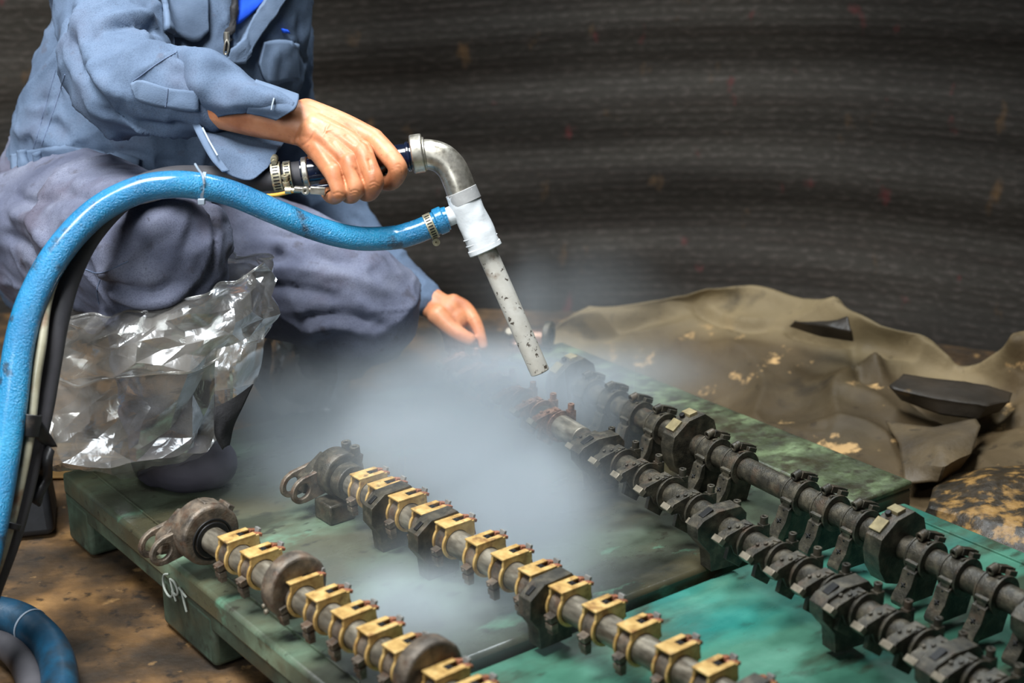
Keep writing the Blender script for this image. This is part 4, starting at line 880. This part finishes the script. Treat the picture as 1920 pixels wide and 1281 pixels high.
mat('nozzle_pipe', [(.3, (186, 180, 168)), (.6, (212, 208, 198)), (.8, (228, 226, 218))], 20, 6, rough=(.3, .5), metal=.15, bump=.4, bscale=200, bdist=.0006,
    stain=[(130, .60, .65, (56, 40, 26), .9), (26, .57, .68, (130, 104, 78), .7)], rand=False)
mat('grip_black', [(.3, (8, 12, 22)), (.6, (16, 26, 50)), (.8, (30, 44, 74))], 14, rough=(.1, .25), bump=.2, stain=[(150, .66, .7, (150, 170, 200), .8)], coat=.6, rand=False)  # pale specks are glints painted onto the dark grip
mat('black_tape', [(.3, (14, 14, 15)), (.7, (34, 33, 34))], 16, rough=(.35, .55), bump=.3, stain=[(30, .62, .7, (70, 62, 54), .6)], rand=False)
mat('bucket_dark', [(.3, (16, 17, 20)), (.7, (34, 36, 40))], 8, rough=(.5, .7), bump=.2)
mat('timber', [(.3, (120, 92, 52)), (.7, (168, 134, 82))], 8, rough=(.6, .8), bump=.3, stretch=(1, 8, 8))

lance = empty('steam_lance', P(783, 288, 2.04)); tag(lance, 'steam lance with dark grip, bent steel pipe and white-taped nozzle', 'tool')
def hx(x): return P(x, 322-(x-585)*.158, 2.045)
tube('grip', [hx(566), hx(600), hx(700), hx(774)], .0182, MT['grip_black'], lance, 36, 12)
ha = (hx(774)-hx(566)).normalized()
def band(name, c, ax, w_, r, rin, m, parent, bevel=.0015, seg=40):
    mb = MB(); mb.cyl(c-ax*w_/2, c+ax*w_/2, r, seg, rin=rin); o = mb.build(name, MT[m], None, local=False)
    if parent is not None:
        wl = Vector(parent.location) if parent.parent is None else Vector(parent.location)+Vector(parent.parent.location)
        o.data.transform(Matrix.Translation(-wl)); o.parent = parent
    b_ = o.modifiers.new('bevel', 'BEVEL'); b_.width = bevel; b_.segments = 2; b_.limit_method = 'ANGLE'
    return o
band('collar_ring', P(783, 288, 2.043), ha, .0165, .0262, .017, 'chrome', lance, .002)
band('collar_lip', P(796, 288, 2.043), ha, .004, .0225, .012, 'chrome', lance)
band('grip_ring', hx(574), ha, .008, .0215, .012, 'chrome', lance)
band('grip_ring', hx(766), ha, .005, .0205, .012, 'grip_black', lance)
el = [P(788, 290, 2.043), P(806, 290, 2.043), P(828, 297, 2.043), P(846, 314, 2.044), P(857, 336, 2.045), P(866, 362, 2.047), P(872, 380, 2.048)]
tube('elbow_pipe', el, .0205, MT['chrome'], lance, 36, 40)
def ln(px, py, d): return P(px, py, d)
nozA, nozB = P(866, 360, 2.047), P(1013, 699, 2.085)
na = (nozB-nozA).normalized()
ta = P(864, 358, 2.046); tb = P(911, 468, 2.058)
vs_, fs_ = tube_data([ta, P(874, 382, 2.049), P(886, 410, 2.052), P(899, 440, 2.055), tb], [.0218, .0216, .0212, .0222, .0228], 40, 40)
me = mesh(vs_, fs_, 'taped_sleeve', True, 50)
V = getv(me); Nn = getn(me)
for i in range(len(V)):
    if 40 < i < len(V)-40: V[i] += Nn[i]*.0011*noise.noise(Vector(V[i])*55)*1.6
setv(me, V); mkobj('taped_sleeve', me, MT['tape_white'], lance)
band('tape_wrap', P(869, 369, 2.047), na, .018, .0221, .015, 'tape_grey', lance, .0006)
band('tape_edge', P(898, 440, 2.0555), na, .0012, .0229, .015, 'tape_white', lance, .0003); band('tape_edge', P(903, 451, 2.057), na, .0012, .0232, .015, 'tape_white', lance, .0003)
band('tape_edge', P(909, 465, 2.058), na, .008, .0236, .013, 'tape_white', lance, .0012)
mb = MB(); mb.cyl(tb-na*.01, nozB, .0139, 40, r1=.0136, rin=.0108); o = mb.build('nozzle', MT['nozzle_pipe'], None, local=False); o.data.transform(Matrix.Translation(-Vector(lance.location))); o.parent = lance
b_ = o.modifiers.new('bevel', 'BEVEL'); b_.width = .0015; b_.segments = 2; b_.limit_method = 'ANGLE'
tube('branch_pipe', [P(884, 392, 2.052), P(862, 398, 2.052), P(838, 408, 2.052), P(826, 413, 2.052)], [.0145, .0132, .0130, .0130], MT['tape_white'], lance, 28, 12)
# connector behind the hand
mb = MB(); mb.box((0, 0, 0), (.040, .010, .006)); mb.box((.012, -.006, .001), (.02, .006, .010)); mb.cyl((-.004, -.010, .0), (-.004, -.002, 0), .0055, 16, rin=.002)
o = mb.build('valve_lever', MT['chrome'], lance, bevel=.0008); o.location = P(580, 356, 2.015)-Vector(lance.location); o.rotation_euler = (0, math.radians(4), 0)
mb = MB(); mb.cyl((-.03, 0, 0), (-.012, 0, 0), .0035, 12); mb.cyl((-.032, 0, 0), (-.024, 0, 0), .005, 12); o = mb.build('cable_ferrule', MT['clamp_steel'], lance); o.location = P(580, 357, 2.015)-Vector(lance.location)
mb = MB(); mb.box((0, 0, 0), (.05, .008, .004)); o = mb.build('trigger_blade', MT['grip_black'], lance, bevel=.001); o.location = P(612, 348, 2.018)-Vector(lance.location); o.rotation_euler = (0, math.radians(-8), 0)

def clampring(c, ax, r, w_, parent, side, name='hose_clamp'):
    o = band(name, c, ax, w_, r, r-.0022, 'clamp_steel', parent, .0006)
    mb = MB(); u = side.normalized(); v = ax.cross(u)
    p = c+u*(r+.003)
    mb.cyl(p-v*.008, p+v*.006, .0036, 14); mb.cyl(p-v*.0115, p-v*.008, .0052, 14, rin=.0016); mb.cyl(p+u*.002-v*.003, p+u*.002+v*.004, .0048, 12)
    k = mb.build('clamp_screw', MT['clamp_steel'], None, local=False)
    q = o; wl = Vector((0, 0, 0))
    while q is not None: wl += Vector(q.location); q = q.parent
    k.data.transform(Matrix.Translation(-wl)); k.parent = o
    # slots of the worm-drive strap
    mb = MB()
    cam_side = (CAM-c); cam_side = (cam_side-ax*cam_side.dot(ax)).normalized(); w2 = ax.cross(cam_side)
    for a in np.linspace(-.9, .9, 9):
        dr = cam_side*math.cos(a)+w2*math.sin(a); e1 = w2*math.cos(a)-cam_side*math.sin(a); pc = c+dr*(r+.0001)
        vs = [pc+ax*sx*w_*.3+e1*sy*.0009+dr*sz*.0004 for sz in (-1, 1) for sx, sy in ((-1, -1), (1, -1), (1, 1), (-1, 1))]
        mb.add(vs, [(0, 3, 2, 1), (4, 5, 6, 7), (0, 1, 5, 4), (1, 2, 6, 5), (2, 3, 7, 6), (3, 0, 4, 7)])
    k = mb.build('strap_slots', MT['socket'], None, local=False); k.data.transform(Matrix.Translation(-wl)); k.parent = o; k['kind'] = 'stuff'
    return o
bh_pts = [(840, 409, 2.052), (828, 413, 2.052), (800, 427, 2.052), (768, 439, 2.05), (735, 446, 2.05), (670, 447, 2.04), (600, 431, 2.03), (520, 399, 2.015), (440, 365, 2.0), (380, 350, 1.985), (320, 346, 1.975), (255, 358, 1.97), (180, 398, 1.96), (112, 470, 1.94), (62, 560, 1.92), (36, 650, 1.905), (22, 760, 1.89), (4, 880, 1.87), (-18, 1000, 1.85), (-50, 1130, 1.83), (-95, 1255, 1.81), (-200, 1325, 1.80), (-430, 1290, 1.86)]
rr = np.interp(range(len(bh_pts)), [0, 5, 10, 14, 22], [.0162, .0163, .0180, .0192, .0195])
bhose = empty('blue_hose', P(380, 350, 1.985)); tag(bhose, 'thick wet bright blue hose looping over the knee to the nozzle branch', 'hose')
bpath = [P(*q) for q in bh_pts]
tube('hose_wall', bpath, list(rr), MT['hose_blue'], bhose, 32, 160)
axb = (P(840, 409, 2.052)-P(800, 427, 2.052)).normalized()
band('hose_end', P(826, 414, 2.052), axb, .013, .0188, .0125, 'hose_blue', bhose, .002)
clampring(P(808, 424, 2.052), axb, .0182, .011, bhose, Vector((.3, 0, -1)))
# grey hose
gh_pts = [(568, 325, 2.050), (545, 328, 2.052), (500, 335, 2.058), (440, 336, 2.068), (380, 333, 2.062), (320, 335, 2.04), (262, 352, 2.03), (215, 385, 2.0), (165, 448, 1.985), (130, 520, 1.97), (108, 600, 1.955), (92, 690, 1.945), (76, 780, 1.935), (52, 880, 1.92), (20, 1000, 1.90), (-20, 1110, 1.88), (-60, 1225, 1.87), (-150, 1290, 1.87), (-380, 1240, 1.94)]
ghose = empty('grey_hose', P(440, 336, 2.045)); tag(ghose, 'dark grey rubber hose running from the grip behind the blue hose', 'hose')
tube('hose_wall', [P(*q) for q in gh_pts], [.0172, .0172, .0170]+[.0165]*5+[.0150]*11, MT['hose_grey'], ghose, 28, 130)
gax = (P(568, 325, 2.047)-P(500, 335, 2.045)).normalized()
clampring(P(520, 332, 2.045), gax, .0205, .013, ghose, Vector((-.1, -.2, 1)))
clampring(P(541, 329, 2.046), gax, .0195, .010, ghose, Vector((0, -1, -.25)))
# tubes running under the blue hose
bt_pts = [(300, 366, 1.99), (219, 388, 1.985), (162, 432, 1.965), (122, 482, 1.95), (98, 534, 1.935), (86, 583, 1.925), (79, 644, 1.915), (69, 705, 1.91), (62, 765, 1.905), (55, 826, 1.90), (40, 900, 1.89), (22, 975, 1.88), (0, 1050, 1.87), (-30, 1130, 1.86), (-75, 1250, 1.84), (-170, 1318, 1.83), (-400, 1275, 1.90)]
tb_ = empty('air_tube_pair', P(86, 583, 1.925)); tag(tb_, 'pair of thin stained beige tubes strapped along the blue hose', 'tube')
tube('beige_tube', [P(*q) for q in bt_pts], .0060, MT['tube_beige'], tb_, 16, 90)
tube('beige_tube', [P(x-9, y+3, d+.003) for x, y, d in bt_pts], .0056, MT['tube_beige'], tb_, 16, 90)
axd = (P(62, 765, 1.905)-P(52, 820, 1.905)).normalized()
band('tape_band', P(53, 796, 1.902), axd, .028, .0150, .012, 'black_tape', tb_, .001)
band('tape_band', P(16, 985, 1.878), (P(22, 975, 1.88)-P(0, 1050, 1.87)).normalized(), .008, .0150, .012, 'black_tape', tb_, .001)
sheet('tape_tail', [[P(60, 770, 1.90), P(82, 800, 1.91), P(108, 838, 1.93)], [P(56, 812, 1.90), P(72, 828, 1.91), P(84, 838, 1.93)]], 14, 6, MT['black_tape'], tb_, .001, lambda A: wob(A, .006, 30, 1))
sheet('tape_tail', [[P(80, 834, 1.93), P(94, 838, 1.925), P(104, 846, 1.93)], [P(74, 880, 1.93), P(86, 884, 1.925), P(97, 888, 1.93)], [P(60, 930, 1.93), P(70, 936, 1.925), P(82, 924, 1.93)], [P(68, 944, 1.93), P(73, 950, 1.925), P(78, 938, 1.93)]], 10, 24, MT['black_tape'], tb_, .0012, lambda A: wob(A, .008, 30, 2))
# cable tie and yellow cable
ct_ax = (P(400, 353, 1.99)-P(360, 348, 1.985)).normalized()
tie = empty('cable_tie', P(380, 350, 1.987)); tag(tie, 'pale grey cable tie cinched round the blue hose above the knee', 'cable tie')
o = band('tie_loop', P(381, 350, 1.987), ct_ax, .0045, .0195, .0180, 'cable_tie', tie, .0004)
tube('tie_strap', [P(366, 308, 2.03), P(372, 318, 2.005), P(380, 330, 1.968), P(383, 345, 1.966)], .0018, MT['cable_tie'], tie, 8, 12)
mb = MB(); mb.box((0, 0, 0), (.009, .007, .008)); o = mb.build('tie_head', MT['cable_tie'], tie, bevel=.001); o.location = P(378, 378, 1.975)-Vector(tie.location)
o = tube('yellow_cable', [P(556, 357, 2.015), P(540, 361, 2.015), P(515, 366, 2.02), P(485, 367, 2.03), P(455, 362, 2.05)], .0026, MT['cable_yellow'], None, 12, 30); tag(o, 'thin yellow cable running under the grey hose to the grip lever', 'cable')
# coiled hose on the floor, lower left
co = []
for (x, y, z) in [(-60, 1150, .05), (0, 1152, .05), (50, 1170, .045), (95, 1215, .035), (112, 1275, .03), (100, 1340, .03), (40, 1390, .03)]: co.append(G(x, y, z))
ch = empty('coiled_hose', G(60, 1240, 0)); tag(ch, 'dark grimy blue hose coiled on the floor in the lower left corner', 'hose')
tube('hose_loop', co, .0235, MT['hose_blue_dark'], ch, 28, 60)
tube('hose_loop', [G(x, y, z) for x, y, z in [(-60, 1185, .022), (0, 1205, .022), (40, 1240, .022), (62, 1300, .022), (50, 1370, .022)]], .018, MT['hose_grey'], ch, 24, 40)
axc = (G(62, 1180, .043)-G(40, 1165, .045)).normalized(); band('wire_tie', G(57, 1175, .044), axc, .003, .0245, .022, 'cable_tie', ch, .0004)
# dark crate foot and timber at the left edge
mb = MB(); mb.box((0, 0, .075), (.14, .12, .15), taper=.86); o = mb.build('bucket', MT['bucket_dark'], None); b_ = o.modifiers.new('bevel', 'BEVEL'); b_.width = .012; b_.segments = 3
o.location = G(10, 1015, 0)+Vector((-.01, .06, 0)); o.rotation_euler = (0, 0, .25); tag(o, 'dark tapered rubber block on the floor behind the hoses', 'block')
mb = MB(); mb.box((0, 0, .02), (.5, .05, .04)); mb.box((0, .0, .045), (.5, .03, .012)); o = mb.build('timber_batten', MT['timber'], None, bevel=.003)
o.location = G(20, 890, 0); o.rotation_euler = (0, 0, .05); tag(o, 'pale timber batten lying on the floor behind the pallet corner', 'timber')

# ------------------------------------------------------------------ steam
def steam(label, blobs, box, gain, seed, name='steam'):
    me = bpy.data.meshes.new(name); o = bpy.data.objects.new(name, me); sc.collection.objects.link(o)
    tag(o, label, 'steam', kind='stuff')
    ng = bpy.data.node_groups.new('steam', 'GeometryNodeTree'); ng.interface.new_socket(name='Geometry', in_out='OUTPUT', socket_type='NodeSocketGeometry')
    N = ng.nodes; L = ng.links; go = N.new('NodeGroupOutput'); vc = N.new('GeometryNodeVolumeCube'); pos = N.new('GeometryNodeInputPosition')
    def mt(op, a, b_=None, c=None):
        n = N.new('ShaderNodeMath'); n.operation = op
        for k, v in enumerate((a, b_, c)):
            if v is None: continue
            if isinstance(v, (int, float)): n.inputs[k].default_value = v
            else: L.new(v, n.inputs[k])
        return n.outputs[0]
    def vmn(op, a, b_):
        n = N.new('ShaderNodeVectorMath'); n.operation = op
        for k, v in enumerate((a, b_)):
            if isinstance(v, (tuple, Vector)): n.inputs[k].default_value = v
            else: L.new(v, n.inputs[k])
        return n
    nz = N.new('ShaderNodeTexNoise'); nz.inputs['Scale'].default_value = 3.2; nz.inputs['Detail'].default_value = 4; nz.inputs['Roughness'].default_value = .5; nz.inputs['Distortion'].default_value = .6
    off = vmn('ADD', pos.outputs[0], (seed, seed*2, 0)); L.new(off.outputs[0], nz.inputs['Vector'])
    wv = vmn('MULTIPLY', nz.outputs[1], (.12, .12, .12)); wp = vmn('ADD', pos.outputs[0], wv.outputs[0]); wp = vmn('ADD', wp.outputs[0], (-.06, -.06, -.06))
    tot = None
    for c, r, a in blobs:
        d = vmn('SUBTRACT', wp.outputs[0], tuple(c)); d = vmn('DIVIDE', d.outputs[0], tuple(r))
        le = N.new('ShaderNodeVectorMath'); le.operation = 'DOT_PRODUCT'; L.new(d.outputs[0], le.inputs[0]); L.new(d.outputs[0], le.inputs[1])
        g_ = mt('MULTIPLY', mt('EXPONENT', mt('MULTIPLY', le.outputs['Value'], -1.4)), a)
        tot = g_ if tot is None else mt('ADD', tot, g_)
    nn = mt('MAXIMUM', mt('MULTIPLY', mt('SUBTRACT', nz.outputs[0], .33), 3.2), .08)
    de = mt('MULTIPLY', mt('MULTIPLY', tot, nn), gain); de = mt('MAXIMUM', mt('SUBTRACT', de, .12), 0)
    L.new(de, vc.inputs['Density'])
    vc.inputs['Min'].default_value = box[0]; vc.inputs['Max'].default_value = box[1]
    for k, (a, b_) in enumerate(zip(*box)): vc.inputs[('Resolution X', 'Resolution Y', 'Resolution Z')[k]].default_value = max(8, int((b_-a)/.013))
    m = bpy.data.materials.new('steam'); m.use_nodes = True; nt = m.node_tree; nt.nodes.remove(nt.nodes['Principled BSDF'])
    pv = nt.nodes.new('ShaderNodeVolumePrincipled'); pv.inputs['Color'].default_value = (.86, .94, 1, 1); pv.inputs['Anisotropy'].default_value = .1; pv.inputs['Density'].default_value = 1
    nt.links.new(pv.outputs[0], nt.nodes['Material Output'].inputs['Volume'])
    sm = N.new('GeometryNodeSetMaterial'); sm.inputs['Material'].default_value = m; L.new(vc.outputs[0], sm.inputs[0]); L.new(sm.outputs[0], go.inputs[0]); me.materials.append(m)
    md = o.modifiers.new('steam', 'NODES'); md.node_group = ng; return o
S = [(P(850, 900, 2.24), (.14, .16, .12), 1.15), (P(790, 790, 2.40), (.15, .14, .09), .7), (P(960, 960, 2.1), (.11, .12, .07), 1.0), (P(680, 850, 2.33), (.15, .14, .09), .65),
     (P(1000, 1060, 1.95), (.09, .10, .04), .55), (P(780, 1130, 1.86), (.10, .10, .035), .8), (P(1110, 745, 2.44), (.12, .12, .06), .42), (P(930, 720, 2.45), (.12, .11, .07), .65),
     (P(560, 1060, 1.98), (.08, .10, .03), .3), (P(1060, 560, 2.8), (.20, .14, .09), .07), (P(1230, 700, 2.65), (.16, .12, .05), .13), (P(590, 730, 2.5), (.13, .12, .08), .5), (P(985, 550, 2.62), (.05, .08, .06), .18)]
steam('pale drifting steam rising from the shafts below the nozzle', S, ((-.55, 1.35, ZP+.002), (.75, 2.95, .62)), 29, 4)
